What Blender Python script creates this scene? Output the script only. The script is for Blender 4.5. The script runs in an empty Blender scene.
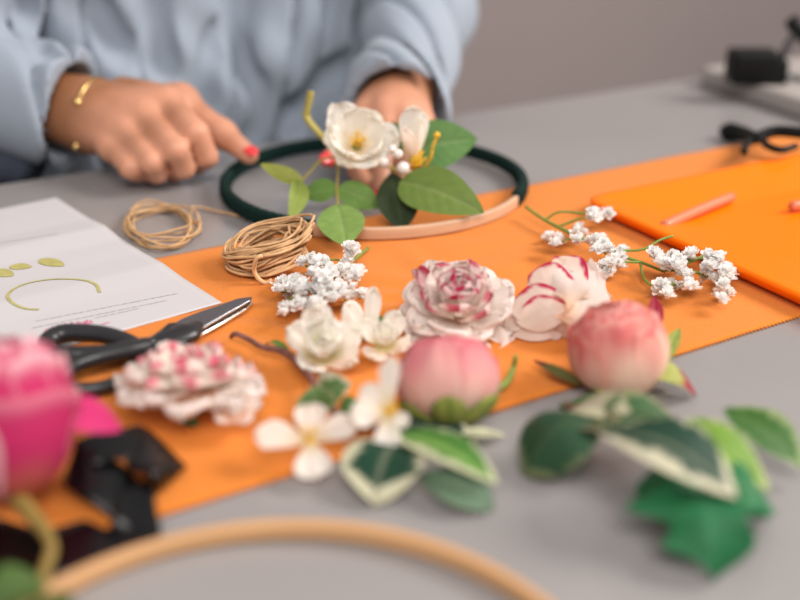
import bpy, math, random
import numpy as np
from mathutils import Vector, Matrix, noise as mnoise

random.seed(7)
np.random.seed(7)
T = 0.75                       # height of the table top above the floor
S = bpy.context.scene

# ------------------------------------------------------------------ camera
FPX = 1111.0
PITCH = math.radians(23.5)
CAM = Vector((0, 0, T + 0.30))
cd = bpy.data.cameras.new('camera')
cd.lens = 50.0
cd.sensor_width = 36.0
cd.clip_start = 0.02
cd.dof.use_dof = True
cd.dof.focus_distance = 0.765
cd.dof.aperture_fstop = 2.5
cam = bpy.data.objects.new('camera', cd)
S.collection.objects.link(cam)
cam.location = CAM
cam.rotation_euler = (math.radians(90) - PITCH, 0, 0)
S.camera = cam

# ------------------------------------------------------------------ light
w = bpy.data.worlds.new('world')
S.world = w
w.use_nodes = True
bg = w.node_tree.nodes['Background']
bg.inputs[0].default_value = (1.0, 0.975, 0.95, 1)
bg.inputs[1].default_value = 0.42


def area(name, loc, target, size, energy, color):
    l = bpy.data.lights.new(name, 'AREA')
    l.shape = 'RECTANGLE'
    l.size, l.size_y = size
    l.energy = energy
    l.color = color
    o = bpy.data.objects.new(name, l)
    S.collection.objects.link(o)
    o.location = loc
    d = Vector(target) - Vector(loc)
    o.rotation_euler = d.to_track_quat('-Z', 'Y').to_euler()
    return o


area('window_light', (2.1, 1.05, T + 1.6), (0.05, 0.8, T), (1.1, 1.0), 66, (1.0, 0.96, 0.91))
area('fill_light', (0.2, -0.9, T + 1.7), (0.0, 0.8, T), (1.4, 1.0), 38, (1.0, 0.97, 0.93))  # added fill from above and behind the camera, not a fixture of the room

S.view_settings.view_transform = 'Standard'
S.view_settings.look = 'None'
S.view_settings.exposure = 0.26
S.view_settings.gamma = 1.0
S.view_settings.use_curve_mapping = False

# ------------------------------------------------------------------ helpers
_up = Vector((0, math.sin(PITCH), math.cos(PITCH)))
_fw = Vector((0, math.cos(PITCH), -math.sin(PITCH)))


def ray(px, py):
    return Vector((1, 0, 0)) * ((px - 400) / FPX) - _up * ((py - 300) / FPX) + _fw


def P(px, py, h=0.0):
    """Point of the horizontal plane h above the table top seen at a pixel."""
    d = ray(px, py)
    return CAM + d * ((T + h - CAM.z) / d.z)


def Q(px, py, y):
    d = ray(px, py)
    return CAM + d * (y / d.y)


E1 = Vector((0.855, 0.518, 0)).normalized()      # along the table's far edge
E2 = Vector((-E1.y, E1.x, 0))                    # across the table, away from the camera


def B(a, n, z):
    """Table frame: a along the far edge, n across, z above the top."""
    return E1 * a + E2 * n + Vector((0, 0, T + z))


def N(px, py, n):
    d = ray(px, py)
    return CAM + d * ((n - CAM.dot(E2)) / d.dot(E2))


OFF = {}


def off_of(o):
    v = Vector((0, 0, 0))
    while o is not None:
        v += Vector(o.location)
        o = o.parent
    return v


def tag(o, label, cat, group=None, kind=None):
    if label:
        o['label'] = label
    if cat:
        o['category'] = cat
    if group:
        o['group'] = group
    if kind:
        o['kind'] = kind
    return o


def thing(name, loc, label, cat, group=None):
    o = bpy.data.objects.new(name, None)
    o.empty_display_size = 0.02
    S.collection.objects.link(o)
    o.location = loc
    return tag(o, label, cat, group)


def mk(name, verts, faces, m, parent=None, cols=None, smooth=True, solid=0.0, label=None, sub=0):
    off = off_of(parent)
    me = bpy.data.meshes.new(name)
    vs = np.asarray([tuple(v) for v in verts], dtype=np.float64) if not isinstance(verts, np.ndarray) else verts
    own = Vector((0, 0, 0))
    if parent is None:
        own = Vector((float(vs[:, 0].mean()), float(vs[:, 1].mean()), float(vs[:, 2].min())))
    vs = vs - np.array(off + own)
    me.from_pydata(vs.tolist(), [], faces if isinstance(faces, list) else faces.tolist())
    me.update()
    if smooth:
        me.polygons.foreach_set('use_smooth', [True] * len(me.polygons))
    if cols is not None:
        at = me.color_attributes.new('Col', 'FLOAT_COLOR', 'POINT')
        c = np.ones((len(vs), 4), dtype=np.float32)
        c[:, :3] = np.asarray(cols, dtype=np.float32)[:, :3]
        at.data.foreach_set('color', c.ravel())
    me.materials.append(m)
    o = bpy.data.objects.new(name, me)
    S.collection.objects.link(o)
    if parent is not None:
        o.parent = parent
    else:
        o.location = own
    if solid:
        md = o.modifiers.new('thickness', 'SOLIDIFY')
        md.thickness = solid
        md.offset = 0
    if sub:
        md = o.modifiers.new('smooth', 'SUBSURF')
        md.levels = md.render_levels = sub
    if label:
        o['label'] = label
    return o


class MB:
    def __init__(s):
        s.v, s.f, s.c = [], [], []

    def add(s, vs, fs, cs=None):
        b = len(s.v)
        s.v += [Vector(v) for v in vs]
        s.f += [tuple(i + b for i in f) for f in fs]
        s.c += list(cs) if cs is not None else [(1, 1, 1)] * len(vs)

    def build(s, name, m, parent=None, col=False, **k):
        return mk(name, s.v, s.f, m, parent, cols=s.c if col else None, **k)


def srgb(r, g, b):
    def f(x):
        x /= 255.0
        return x / 12.92 if x <= 0.04045 else ((x + 0.055) / 1.055) ** 2.4
    return (f(r), f(g), f(b))


def lerp(a, b, t):
    t = max(0.0, min(1.0, t))
    return tuple(a[i] * (1 - t) + b[i] * t for i in range(3))


def sm(a, b, x):
    t = max(0.0, min(1.0, (x - a) / (b - a)))
    return t * t * (3 - 2 * t)


def mat(name, col, rough=0.6, metal=0.0, bump=0.0, bscale=300.0, var=0.0, vscale=40.0, sss=0.0,
        trans=0.0, sheen=0.0, vcol=False, spec=0.5, coat=0.0, stretch=None):
    m = bpy.data.materials.new(name)
    m.use_nodes = True
    nt = m.node_tree
    nd, lk = nt.nodes, nt.links
    bs = nd['Principled BSDF']
    bs.inputs['Roughness'].default_value = rough
    bs.inputs['Metallic'].default_value = metal
    bs.inputs['Specular IOR Level'].default_value = spec
    bs.inputs['Coat Weight'].default_value = coat
    if sheen:
        bs.inputs['Sheen Weight'].default_value = sheen
    if sss:
        bs.inputs['Subsurface Weight'].default_value = sss
        bs.inputs['Subsurface Radius'].default_value = (1.0, 0.45, 0.25)
        bs.inputs['Subsurface Scale'].default_value = 0.006
    tc = nd.new('ShaderNodeTexCoord')
    src = tc.outputs['Object']
    if stretch:
        mp = nd.new('ShaderNodeMapping')
        mp.inputs['Scale'].default_value = stretch
        lk.new(src, mp.inputs[0])
        src = mp.outputs[0]
    if vcol:
        a = nd.new('ShaderNodeAttribute')
        a.attribute_name = 'Col'
        csock = a.outputs['Color']
    else:
        rgb = nd.new('ShaderNodeRGB')
        rgb.outputs[0].default_value = (*col, 1)
        csock = rgb.outputs[0]
    if var:
        n = nd.new('ShaderNodeTexNoise')
        n.inputs['Scale'].default_value = vscale
        n.inputs['Detail'].default_value = 4
        lk.new(src, n.inputs['Vector'])
        mr = nd.new('ShaderNodeMapRange')
        mr.inputs[1].default_value = 0.3
        mr.inputs[2].default_value = 0.7
        mr.inputs[3].default_value = 1 - var
        mr.inputs[4].default_value = 1 + var
        lk.new(n.outputs[0], mr.inputs[0])
        vm = nd.new('ShaderNodeVectorMath')
        vm.operation = 'SCALE'
        lk.new(csock, vm.inputs[0])
        lk.new(mr.outputs[0], vm.inputs['Scale'])
        csock = vm.outputs[0]
    lk.new(csock, bs.inputs['Base Color'])
    if bump:
        n = nd.new('ShaderNodeTexNoise')
        n.inputs['Scale'].default_value = bscale
        n.inputs['Detail'].default_value = 3
        lk.new(src, n.inputs['Vector'])
        b = nd.new('ShaderNodeBump')
        b.inputs['Strength'].default_value = bump
        b.inputs['Distance'].default_value = 0.001
        lk.new(n.outputs[0], b.inputs['Height'])
        lk.new(b.outputs[0], bs.inputs['Normal'])
    if trans:
        tr = nd.new('ShaderNodeBsdfTranslucent')
        lk.new(csock, tr.inputs['Color'])
        mx = nd.new('ShaderNodeMixShader')
        mx.inputs[0].default_value = trans
        lk.new(bs.outputs[0], mx.inputs[1])
        lk.new(tr.outputs[0], mx.inputs[2])
        lk.new(mx.outputs[0], nd['Material Output'].inputs[0])
    return m


M = dict(
    table=mat('grey table laminate', srgb(140, 135, 134), 0.24, var=0.04, vscale=6, bump=0.05, bscale=500),
    metal_leg=mat('grey steel', srgb(90, 90, 92), 0.4, 0.8),
    wall=mat('painted wall', srgb(152, 139, 137), 0.9, bump=0.1, bscale=90, var=0.03, vscale=2),
    floor=mat('floor', srgb(110, 100, 94), 0.7, var=0.08, vscale=3),
    felt=mat('orange felt', srgb(208, 117, 29), 0.95, bump=0.6, bscale=900, var=0.035, vscale=250, sheen=0.08),
    tray=mat('orange plastic', srgb(250, 116, 0), 0.34, spec=0.22, sss=0.0),
    paper=mat('paper', srgb(188, 182, 183), 0.75, bump=0.08, bscale=500),
    ink_olive=mat('olive ink', srgb(170, 160, 96), 0.8, var=0.12, vscale=150),
    ink_grey=mat('grey ink', srgb(176, 170, 172), 0.8),
    ink_pink=mat('pink ink', srgb(214, 130, 152), 0.8),
    steel=mat('scissor steel', srgb(150, 150, 152), 0.28, 1.0, bump=0.1, bscale=300, stretch=(1, 8, 1)),
    edge_steel=mat('ground steel edge', srgb(225, 222, 218), 0.2, 1.0),
    black_plastic=mat('black plastic', srgb(34, 33, 35), 0.34),
    black_matt=mat('matt black', srgb(9, 11, 11), 0.5, spec=0.2),
    satin=mat('black satin', srgb(7, 6, 7), 0.25, spec=0.35, bump=0.1, bscale=700),
    velvet=mat('dark green velvet', srgb(6, 34, 30), 0.9, sheen=0.0, spec=0.2, bump=0.5, bscale=900),
    wood=mat('pale beech wood', srgb(196, 158, 128), 0.5, var=0.09, vscale=14, stretch=(1, 1, 14)),
    wood2=mat('warm beech wood', srgb(192, 146, 102), 0.5, var=0.09, vscale=14, stretch=(1, 1, 14)),
    raffia=mat('raffia', srgb(200, 160, 112), 0.75, vcol=True, var=0.14, vscale=90, bump=0.4, bscale=400),
    petal=mat('petal fabric', (1, 1, 1), 0.7, vcol=True, trans=0.45, bump=0.15, bscale=500, spec=0.3),
    leaf=mat('leaf fabric', (.6, .6, .6), 0.6, vcol=True, trans=0.10, spec=0.3, bump=0.2, bscale=400, var=0.1, vscale=120),
    stem=mat('green stem', srgb(120, 140, 60), 0.6, var=0.15, vscale=100),
    stem_dark=mat('dark green stem', srgb(70, 96, 52), 0.6, var=0.15, vscale=100),
    stem_yellow=mat('yellow green stem', srgb(158, 142, 66), 0.6, var=0.12, vscale=100),
    twig=mat('brown twig', srgb(116, 74, 66), 0.7, var=0.3, vscale=150, bump=0.5, bscale=300),
    floret=mat('white floret', srgb(246, 244, 242), 0.6, trans=0.35),
    stamen=mat('yellow stamen', srgb(226, 176, 40), 0.6),
    pearl=mat('pearly bead', srgb(226, 216, 210), 0.12, spec=0.8, coat=0.6),
    skin=mat('skin', (1, 1, 1), 0.5, vcol=True, sss=0.22, bump=0.3, bscale=420, var=0.06, vscale=70),
    nail=mat('red nail polish', srgb(216, 60, 62), 0.25),
    gold=mat('gold', srgb(224, 186, 122), 0.25, 1.0),
    shirt=mat('blue cotton', srgb(142, 151, 164), 0.85, bump=0.35, bscale=900, var=0.03, vscale=25, sheen=0.15),
    trousers=mat('dark denim', srgb(48, 52, 66), 0.9, bump=0.5, bscale=700, var=0.1),
    hair=mat('dark brown hair', srgb(58, 38, 28), 0.5, var=0.3, vscale=60, bump=0.6, bscale=200, stretch=(6, 6, 1)),
    pale_plastic=mat('pale plastic', srgb(156, 147, 142), 0.6),
    button=mat('pale button', srgb(190, 200, 214), 0.35),
)


def smooth_pts(pts, n=8, closed=False):
    pts = [Vector(p) for p in pts]
    L = len(pts)
    out = []
    rng = range(L if closed else L - 1)
    for i in rng:
        if closed:
            p0, p1, p2, p3 = (pts[(i + k) % L] for k in (-1, 0, 1, 2))
        else:
            p1, p2 = pts[i], pts[i + 1]
            p0 = pts[i - 1] if i else p1 * 2 - p2
            p3 = pts[i + 2] if i + 2 < L else p2 * 2 - p1
        for k in range(n):
            t = k / n
            out.append(0.5 * ((2 * p1) + (p2 - p0) * t + (2 * p0 - 5 * p1 + 4 * p2 - p3) * t * t
                              + (3 * p1 - p0 - 3 * p2 + p3) * t ** 3))
    if not closed:
        out.append(pts[-1])
    return out


def tube(mb, pts, r, sides=8, closed=False, n=6, flat=1.0, col=None, upv=None):
    """Swept tube; r number or list at control points; flat squashes it along the up direction."""
    ctrl = len(pts)
    sp = smooth_pts(pts, n, closed) if n > 1 else [Vector(p) for p in pts]
    K = len(sp)
    vs, fs = [], []
    up = Vector(upv) if upv is not None else Vector((0, 0, 1))
    for i, p in enumerate(sp):
        if closed:
            t = sp[(i + 1) % K] - sp[i - 1]
        else:
            t = sp[min(i + 1, K - 1)] - sp[max(i - 1, 0)]
        if t.length < 1e-9:
            t = Vector((1, 0, 0))
        t.normalize()
        u = up - t * up.dot(t)
        if u.length < 0.15:
            u = Vector((0.3, 1, 0)) - t * Vector((0.3, 1, 0)).dot(t)
        u.normalize()
        s = t.cross(u)
        if isinstance(r, (int, float)):
            rr = r
        else:
            x = i / max(1, (K if closed else K - 1)) * (ctrl if closed else ctrl - 1)
            a = int(x)
            b = (a + 1) % ctrl if closed else min(a + 1, ctrl - 1)
            a = min(a, ctrl - 1)
            rr = r[a] * (1 - (x - int(x))) + r[b] * (x - int(x))
        for k in range(sides):
            an = 2 * math.pi * k / sides
            vs.append(p + s * math.cos(an) * rr + u * math.sin(an) * rr * flat)
    for i in range(K if closed else K - 1):
        j = (i + 1) % K
        for k in range(sides):
            l = (k + 1) % sides
            fs.append((i * sides + k, i * sides + l, j * sides + l, j * sides + k))
    if not closed:
        fs.append(tuple(range(sides))[::-1])
        fs.append(tuple((K - 1) * sides + k for k in range(sides)))
    mb.add(vs, fs, [col or (1, 1, 1)] * len(vs))


def ball(mb, c, r, seg=12, rings=8, scale=(1, 1, 1), rot=None, col=None):
    vs, fs = [], []
    for i in range(rings + 1):
        th = math.pi * i / rings
        for k in range(seg):
            a = 2 * math.pi * k / seg
            v = Vector((math.sin(th) * math.cos(a) * scale[0], math.sin(th) * math.sin(a) * scale[1],
                        math.cos(th) * scale[2])) * r
            if rot:
                v = rot @ v
            vs.append(Vector(c) + v)
    for i in range(rings):
        for k in range(seg):
            l = (k + 1) % seg
            fs.append((i * seg + k, (i + 1) * seg + k, (i + 1) * seg + l, i * seg + l))
    mb.add(vs, fs, [col or (1, 1, 1)] * len(vs))


def prism(mb, pts, z0, z1):
    """Vertical prism over world xy points (heights above the table)."""
    n = len(pts)
    vs = [Vector((p[0], p[1], T + z0)) for p in pts] + [Vector((p[0], p[1], T + z1)) for p in pts]
    fs = [tuple(range(n))[::-1], tuple(range(n, 2 * n))]
    for i in range(n):
        j = (i + 1) % n
        fs.append((i, j, n + j, n + i))
    mb.add(vs, fs)


def bevel(o, w, seg=3):
    m = o.modifiers.new('bevel', 'BEVEL')
    m.width = w
    m.segments = seg
    m.limit_method = 'ANGLE'
    return o


def grid_faces(nu, nv, b=0):
    return [(b + j * nu + i, b + j * nu + i + 1, b + (j + 1) * nu + i + 1, b + (j + 1) * nu + i)
            for j in range(nv - 1) for i in range(nu - 1)]


def frame(axis, roll=0.0):
    z = Vector(axis).normalized()
    x = Vector((0, 0, 1)).cross(z)
    if x.length < 0.05:
        x = Vector((1, 0, 0))
    x.normalize()
    y = z.cross(x)
    m = Matrix((x, y, z)).transposed()
    return m @ Matrix.Rotation(roll, 3, 'Z')


# ------------------------------------------------------------------ petals
def petal(parent, C, R, az, L, W, th0, th1, cup, ruf, colf, seed=0, name='petal', base_r=0.0, base_z=0.0,
          nu=15, nv=14, blunt=6.0, edge=0.05, wavef=7.0, narrow=0.6, twist=0.0, m=None):
    """One petal. It leaves the flower's axis at az, its midline bending from elevation th0 to th1 (degrees)."""
    rz = Matrix.Rotation(az, 3, 'Z')
    rr = random.Random(seed)
    ph1, ph2, ph3 = rr.uniform(0, 6.28), rr.uniform(0, 6.28), rr.uniform(0, 6.28)
    pr, pz = base_r, base_z
    rows = []
    pv = 0.0
    for j in range(nv):
        v = (j / (nv - 1))
        v = 1 - (1 - v) ** 1.3
        th = math.radians(th0 + (th1 - th0) * v)
        ds = (v - pv) * L
        pr += math.cos(th) * ds
        pz += math.sin(th) * ds
        pv = v
        rows.append((v, pr, pz, th))
    vs, cs = [], []
    for v, r, z, th in rows:
        ww = W * 0.5 * max(0.0, (v * 0.93 + 0.07)) ** narrow * max(0.0, 1 - v ** blunt) ** 0.5
        ww = max(ww, W * 0.012)
        nr, nz = -math.sin(th), math.cos(th)          # towards the inside of the flower
        for i in range(nu):
            u = -1 + 2 * i / (nu - 1)
            s = u * ww
            k = cup / max(W * 0.5, 1e-5)
            if abs(k) > 1e-4:
                lat = math.sin(s * k) / k
                inn = (1 - math.cos(s * k)) / k
            else:
                lat, inn = s, 0
            wv = ruf * v ** 2 * (math.sin(wavef * u + ph1) + 0.6 * math.sin(wavef * 1.9 * u + ph2 + 3 * v)) \
                + ruf * 0.5 * abs(u) ** 2 * math.sin(9 * v + ph3)
            ext = edge * L * v ** 3 * math.sin(wavef * 1.3 * u + ph2)
            inn += wv
            x = r + nr * inn + math.cos(th) * ext
            zz = z + nz * inn + math.sin(th) * ext
            p = Vector((x, lat + twist * v * v, zz))
            vs.append(C + R @ (rz @ p))
            cs.append(colf(u, v, max(abs(u) ** 2 * (0.5 + 0.5 * v), v) + 0.02 * math.sin(11 * u + ph1)))
    return mk(name, vs, grid_faces(nu, nv), m or M['petal'], parent, cols=cs)


CREAM = srgb(243, 236, 228)
WHITE = srgb(240, 236, 234)
MAG = srgb(196, 36, 84)
PINK = srgb(230, 130, 140)


def edged(base, tip, start=0.9, inner=None, rate=1.0, seed=0):
    """White petal with an irregular dyed rim."""
    rr = random.Random(seed)
    p = rr.uniform(0, 6)

    def f(u, v, e):
        c = base
        if inner:
            c = lerp(inner, base, sm(0.0, 0.55, v))
        st = start + 0.035 * math.sin(6 * u + p) + 0.025 * math.sin(13 * u + 2 * p)
        gate = 0.35 + 0.65 * sm(-0.5, 0.3, math.sin(2.3 * u + p * 3))
        return lerp(c, tip, sm(st - 0.03, st + 0.03, e) * rate * gate)
    return f


def plain(a, b=None, c=None):
    def f(u, v, e):
        if b is None:
            return a
        if c is None:
            return lerp(a, b, v)
        return lerp(a, b, v * 2) if v < 0.5 else lerp(b, c, v * 2 - 1)
    return f


# ------------------------------------------------------------------ leaves
def leaf(parent, base, tip, W, colf, up=(0, 0, 1), arch=0.006, fold=0.15, wave=0.0, name='leaf', shape='oval',
         peak=0.4, nu=17, nv=30, seed=0, droop=0.0, label=None, m=None, side=0.0):
    base, tip = Vector(base), Vector(tip)
    ax = tip - base
    L = ax.length
    t = ax.normalized()
    up = Vector(up)
    n = (up - t * up.dot(t)).normalized()
    sd = t.cross(n)
    rr = random.Random(seed)
    ph = rr.uniform(0, 6)
    vs, cs = [], []
    for j in range(nv):
        v = j / (nv - 1)
        if shape == 'ivy':
            w1 = math.sin(math.pi * min(1, v ** 0.75)) ** 0.8
            lob = 0.62 + 0.38 * math.cos((v - 0.28) * 2 * math.pi * 2.1)
            ww = w1 * (0.45 + 0.65 * lob) + 0.25 * math.exp(-((v - 0.3) / 0.12) ** 2)
            if v > 0.995 or v < 0.005:
                ww = 0.01
        elif shape == 'lance':
            ww = math.sin(math.pi * v ** 0.85) ** 1.1
        else:
            a = peak
            e = math.log(0.5) / math.log(a)
            ww = max(0.0, math.sin(math.pi * v ** e)) ** 0.75
        ww = max(ww, 0.012) * W * 0.5
        c = base + ax * v + n * (arch * math.sin(math.pi * v) - droop * v * v) + sd * side * math.sin(math.pi * v)
        for i in range(nu):
            u = -1 + 2 * i / (nu - 1)
            h = fold * abs(u) * ww + wave * math.sin(8 * v + ph + 1.5 * u) * abs(u) ** 1.5 \
                - 0.0006 * math.exp(-(u / 0.12) ** 2) + 0.00012 * math.sin(v * 44 - abs(u) * 9)
            vs.append(c + sd * u * ww + n * h)
            cs.append(tuple(.72 * q for q in colf(u, v)))
    return mk(name, vs, grid_faces(nu, nv), m or M['leaf'], parent, cols=cs, label=label)


def green(c, vein=None, dark=0.0, seed=0):
    vein = vein or lerp(c, (1, 1, 0.6), 0.12)

    def f(u, v):
        k = math.exp(-(u / 0.06) ** 2) * 0.7
        q = 0.5 + 0.5 * math.sin(v * 40 - abs(u) * 9)
        return lerp(lerp(c, vein, k), vein, 0.12 * q ** 4)
    return f


def varieg(inner, cream, wl=0.6, wr=0.6, seed=0, tipw=0.9, mid=None):
    """Leaf with a cream margin; wl/wr give where it starts on either side (1 = no margin)."""
    rr = random.Random(seed)
    p = rr.uniform(0, 6)

    def f(u, v):
        lim = (wl if u < 0 else wr) + 0.08 * math.sin(17 * v + p) + 0.06 * math.sin(41 * v + 2 * p) \
            + 0.04 * math.sin(90 * v)
        lim *= 1 - sm(tipw - 0.15, tipw + 0.1, v) if tipw < 1.1 else 1
        k = sm(lim - 0.05, lim + 0.05, abs(u))
        c = inner
        if mid:
            c = lerp(mid, inner, sm(0.05, 0.4, abs(u)))
        c = lerp(c, cream, 0.25 * math.exp(-(u / 0.05) ** 2))
        return lerp(c, cream, k)
    return f


# ------------------------------------------------------------------ signed distance modelling
class Field:
    def __init__(s, lo, hi, h):
        s.lo = np.array(lo, dtype=np.float64)
        s.h = h
        s.n = np.ceil((np.array(hi) - s.lo) / h).astype(int) + 1
        s.D = np.full(tuple(s.n), 0.5, dtype=np.float32)

    def box(s, mn, mx):
        a = np.clip(np.floor((np.array(mn) - s.lo) / s.h).astype(int), 0, s.n)
        b = np.clip(np.ceil((np.array(mx) - s.lo) / s.h).astype(int) + 1, 0, s.n)
        sl = tuple(slice(a[i], b[i]) for i in range(3))
        ax = [(s.lo[i] + s.h * np.arange(a[i], b[i])).astype(np.float32) for i in range(3)]
        return sl, ax[0][:, None, None], ax[1][None, :, None], ax[2][None, None, :]

    def cap(s, a, b, ra, rb=None, k=0.006, sub=False, sq=None):
        rb = ra if rb is None else rb
        a, b = np.array(a), np.array(b)
        mg = max(ra, rb) + k + 3 * s.h
        if sq:
            mg = mg * max(1, 1 / min(sq))
        sl, X, Y, Z = s.box(np.minimum(a, b) - mg, np.maximum(a, b) + mg)
        if min(s.D[sl].shape) == 0:
            return
        d = b - a
        L2 = max(float(d @ d), 1e-12)
        t = np.clip(((X - a[0]) * d[0] + (Y - a[1]) * d[1] + (Z - a[2]) * d[2]) / L2, 0, 1)
        dx, dy, dz = X - (a[0] + t * d[0]), Y - (a[1] + t * d[1]), Z - (a[2] + t * d[2])
        if sq:           # squash across the direction E2 (torso depth)
            ce = dx * E1.x + dy * E1.y
            cn = (dx * E2.x + dy * E2.y) * sq[0]
            dist = np.sqrt(ce * ce + cn * cn + dz * dz) - (ra + (rb - ra) * t)
            dist = dist / max(1.0, sq[0] * 0.8)
        else:
            dist = np.sqrt(dx * dx + dy * dy + dz * dz) - (ra + (rb - ra) * t)
        cur = s.D[sl]
        if sub:
            dd = -dist
            h = np.maximum(k - np.abs(cur - dd), 0) / k
            s.D[sl] = np.maximum(cur, dd) + h * h * k * 0.25
        else:
            h = np.maximum(k - np.abs(cur - dist), 0) / k
            s.D[sl] = np.minimum(cur, dist) - h * h * k * 0.25

    def chain(s, pts, rs, **k):
        for i in range(len(pts) - 1):
            s.cap(pts[i], pts[i + 1], rs[i], rs[i + 1], **k)

    def mesh(s):
        D = s.D
        In = D < 0
        nx, ny, nz = D.shape
        cnt = np.zeros((nx - 1, ny - 1, nz - 1), dtype=np.int8)
        for i in (0, 1):
            for j in (0, 1):
                for k in (0, 1):
                    cnt += In[i:nx - 1 + i, j:ny - 1 + j, k:nz - 1 + k]
        mixed = (cnt > 0) & (cnt < 8)
        ci = np.argwhere(mixed)
        idx = np.full(mixed.shape, -1, dtype=np.int32)
        idx[mixed] = np.arange(len(ci))
        acc = np.zeros((len(ci), 3))
        num = np.zeros(len(ci))
        cor = [(i, j, k) for i in (0, 1) for j in (0, 1) for k in (0, 1)]
        val = {c: D[ci[:, 0] + c[0], ci[:, 1] + c[1], ci[:, 2] + c[2]].astype(np.float64) for c in cor}
        for c in cor:
            for ax in range(3):
                if c[ax] == 0:
                    e = list(c)
                    e[ax] = 1
                    va, vb = val[c], val[tuple(e)]
                    x = (va < 0) != (vb < 0)
                    den = np.where(np.abs(va - vb) < 1e-12, 1, va - vb)
                    t = va / den
                    p = np.tile(np.array(c, dtype=float), (len(ci), 1))
                    p[:, ax] = t
                    acc[x] += p[x]
                    num[x] += 1
        V = (acc / np.maximum(num, 1)[:, None] + ci) * s.h + s.lo
        Fs = []
        for ax in range(3):
            o1, o2 = [(1, 2), (2, 0), (0, 1)][ax]
            a = np.take(In, range(0, D.shape[ax] - 1), axis=ax)
            b = np.take(In, range(1, D.shape[ax]), axis=ax)
            e = np.argwhere(a != b)
            e = e[(e[:, o1] > 0) & (e[:, o2] > 0) & (e[:, o1] < D.shape[o1] - 1) & (e[:, o2] < D.shape[o2] - 1)]
            flip = a[e[:, 0], e[:, 1], e[:, 2]]
            q = []
            for (p1, p2) in ((1, 1), (0, 1), (0, 0), (1, 0)):
                c = e.copy()
                c[:, o1] -= p1
                c[:, o2] -= p2
                q.append(idx[c[:, 0], c[:, 1], c[:, 2]])
            q = np.stack(q, 1)
            q[~flip] = q[~flip][:, ::-1]
            Fs.append(q)
        return V, np.concatenate(Fs)


# ------------------------------------------------------------------ setting
def boxmb(c, s, R=None):
    mb = MB()
    vs = []
    for z in (-1, 1):
        for y in (-1, 1):
            for x in (-1, 1):
                v = Vector((x * s[0] / 2, y * s[1] / 2, z * s[2] / 2))
                if R:
                    v = R @ v
                vs.append(Vector(c) + v)
    mb.add(vs, [(0, 2, 3, 1), (4, 5, 7, 6), (0, 1, 5, 4), (2, 6, 7, 3), (0, 4, 6, 2), (1, 3, 7, 5)])
    return mb


RT = Matrix((E1, E2, Vector((0, 0, 1)))).transposed()
o = boxmb((0.4, 1.0, -0.05), (7, 5, 0.1)).build('floor', M['floor'], smooth=False)
tag(o, 'dim brown floor under the table', 'floor', kind='structure')
o = boxmb(B(1.0, 2.55, 0) + Vector((0, 0, 0.55)), (7, 0.1, 2.6), RT).build('wall_back', M['wall'], smooth=False)
tag(o, 'plain taupe wall behind the seated person', 'wall', kind='structure')
o = boxmb(B(1.0, 2.49, -T + 0.05), (7, 0.02, 0.1), RT).build('baseboard_back', M['pale_plastic'], smooth=False)
tag(o, 'baseboard along the taupe wall', 'baseboard', kind='structure')

A0, A1, N0, N1 = -0.75, 1.75, 0.13, 0.996
tb = thing('work_table', B((A0 + A1) / 2, (N0 + N1) / 2, -T), 'large smooth grey work table everything lies on', 'table')
o = boxmb(B((A0 + A1) / 2, (N0 + N1) / 2, -0.0125), (A1 - A0, N1 - N0, 0.025), RT).build('table_top', M['table'], tb, smooth=False)
bevel(o, 0.002)
for a in (A0 + 0.08, A1 - 0.08):
    for n in (N0 + 0.08, N1 - 0.06):
        boxmb(B(a, n, -0.025 - (T - 0.025) / 2), (0.05, 0.05, T - 0.025), RT).build('table_leg', M['metal_leg'], tb, smooth=False)


def ripple(x, y):
    v = mnoise.noise(Vector((x * 9, y * 9, 3.1))) * 0.6 + mnoise.noise(Vector((x * 26, y * 14, 9.7))) * 0.4
    return max(0.0, v)


# ------------------------------------------------------------------ orange felt
fa0, fa1, fn0, fn1 = -0.1, 1.06, 0.430, 0.747
nu, nv = 700, 60
vs = []
for j in range(nv):
    v = j / (nv - 1)
    for i in range(nu):
        u = i / (nu - 1)
        a = fa0 + (fa1 - fa0) * u
        n = fn0 + (fn1 - fn0) * v
        if j == 0:
            n += 0.0014 * (1 if i % 2 else -1)
        p = B(a, n, 0)
        wr = math.exp(-((a - 0.36) / 0.14) ** 2) * math.exp(-((n - 0.57) / 0.09) ** 2)
        h = 0.0009 + 0.0014 * ripple(p.x, p.y) + 0.0024 * wr * (.5 + .5 * math.sin(p.y * 170 + p.x * 60 + 9 * mnoise.noise(Vector((p.x * 14, p.y * 9, 1)))))
        # the sheet curls up a little past the tray's front corner
        h += 0.010 * sm(0.60, 0.70, a) * (1 - sm(0.0, 0.035, n - fn0)) * (1 - sm(0.74, 0.86, a)) * 0.4
        vs.append(B(a, n, h))
felt = mk('felt_sheet', np.array([tuple(v) for v in vs]), grid_faces(nu, nv), M['felt'], None, solid=0.0012)
tag(felt, 'long orange felt sheet with pinked edge lying across the grey table', 'felt sheet')

# ------------------------------------------------------------------ orange tray
ty = math.radians(30.5)
tf = Vector((math.cos(ty), math.sin(ty), 0))
tn = Vector((math.sin(ty), -math.cos(ty), 0))
tn = (tn + Vector((-0.03, -0.01, 0))).normalized()
A = P(583, 192, 0.018)
A.z = 0
LF, LN = 0.46, 0.34
tray = thing('plastic_tray', A + tf * LF / 2 + tn * LN / 2 + Vector((0, 0, T + 0.003)), 'glossy orange plastic tray with raised sloping rim at the right', 'tray')


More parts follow.
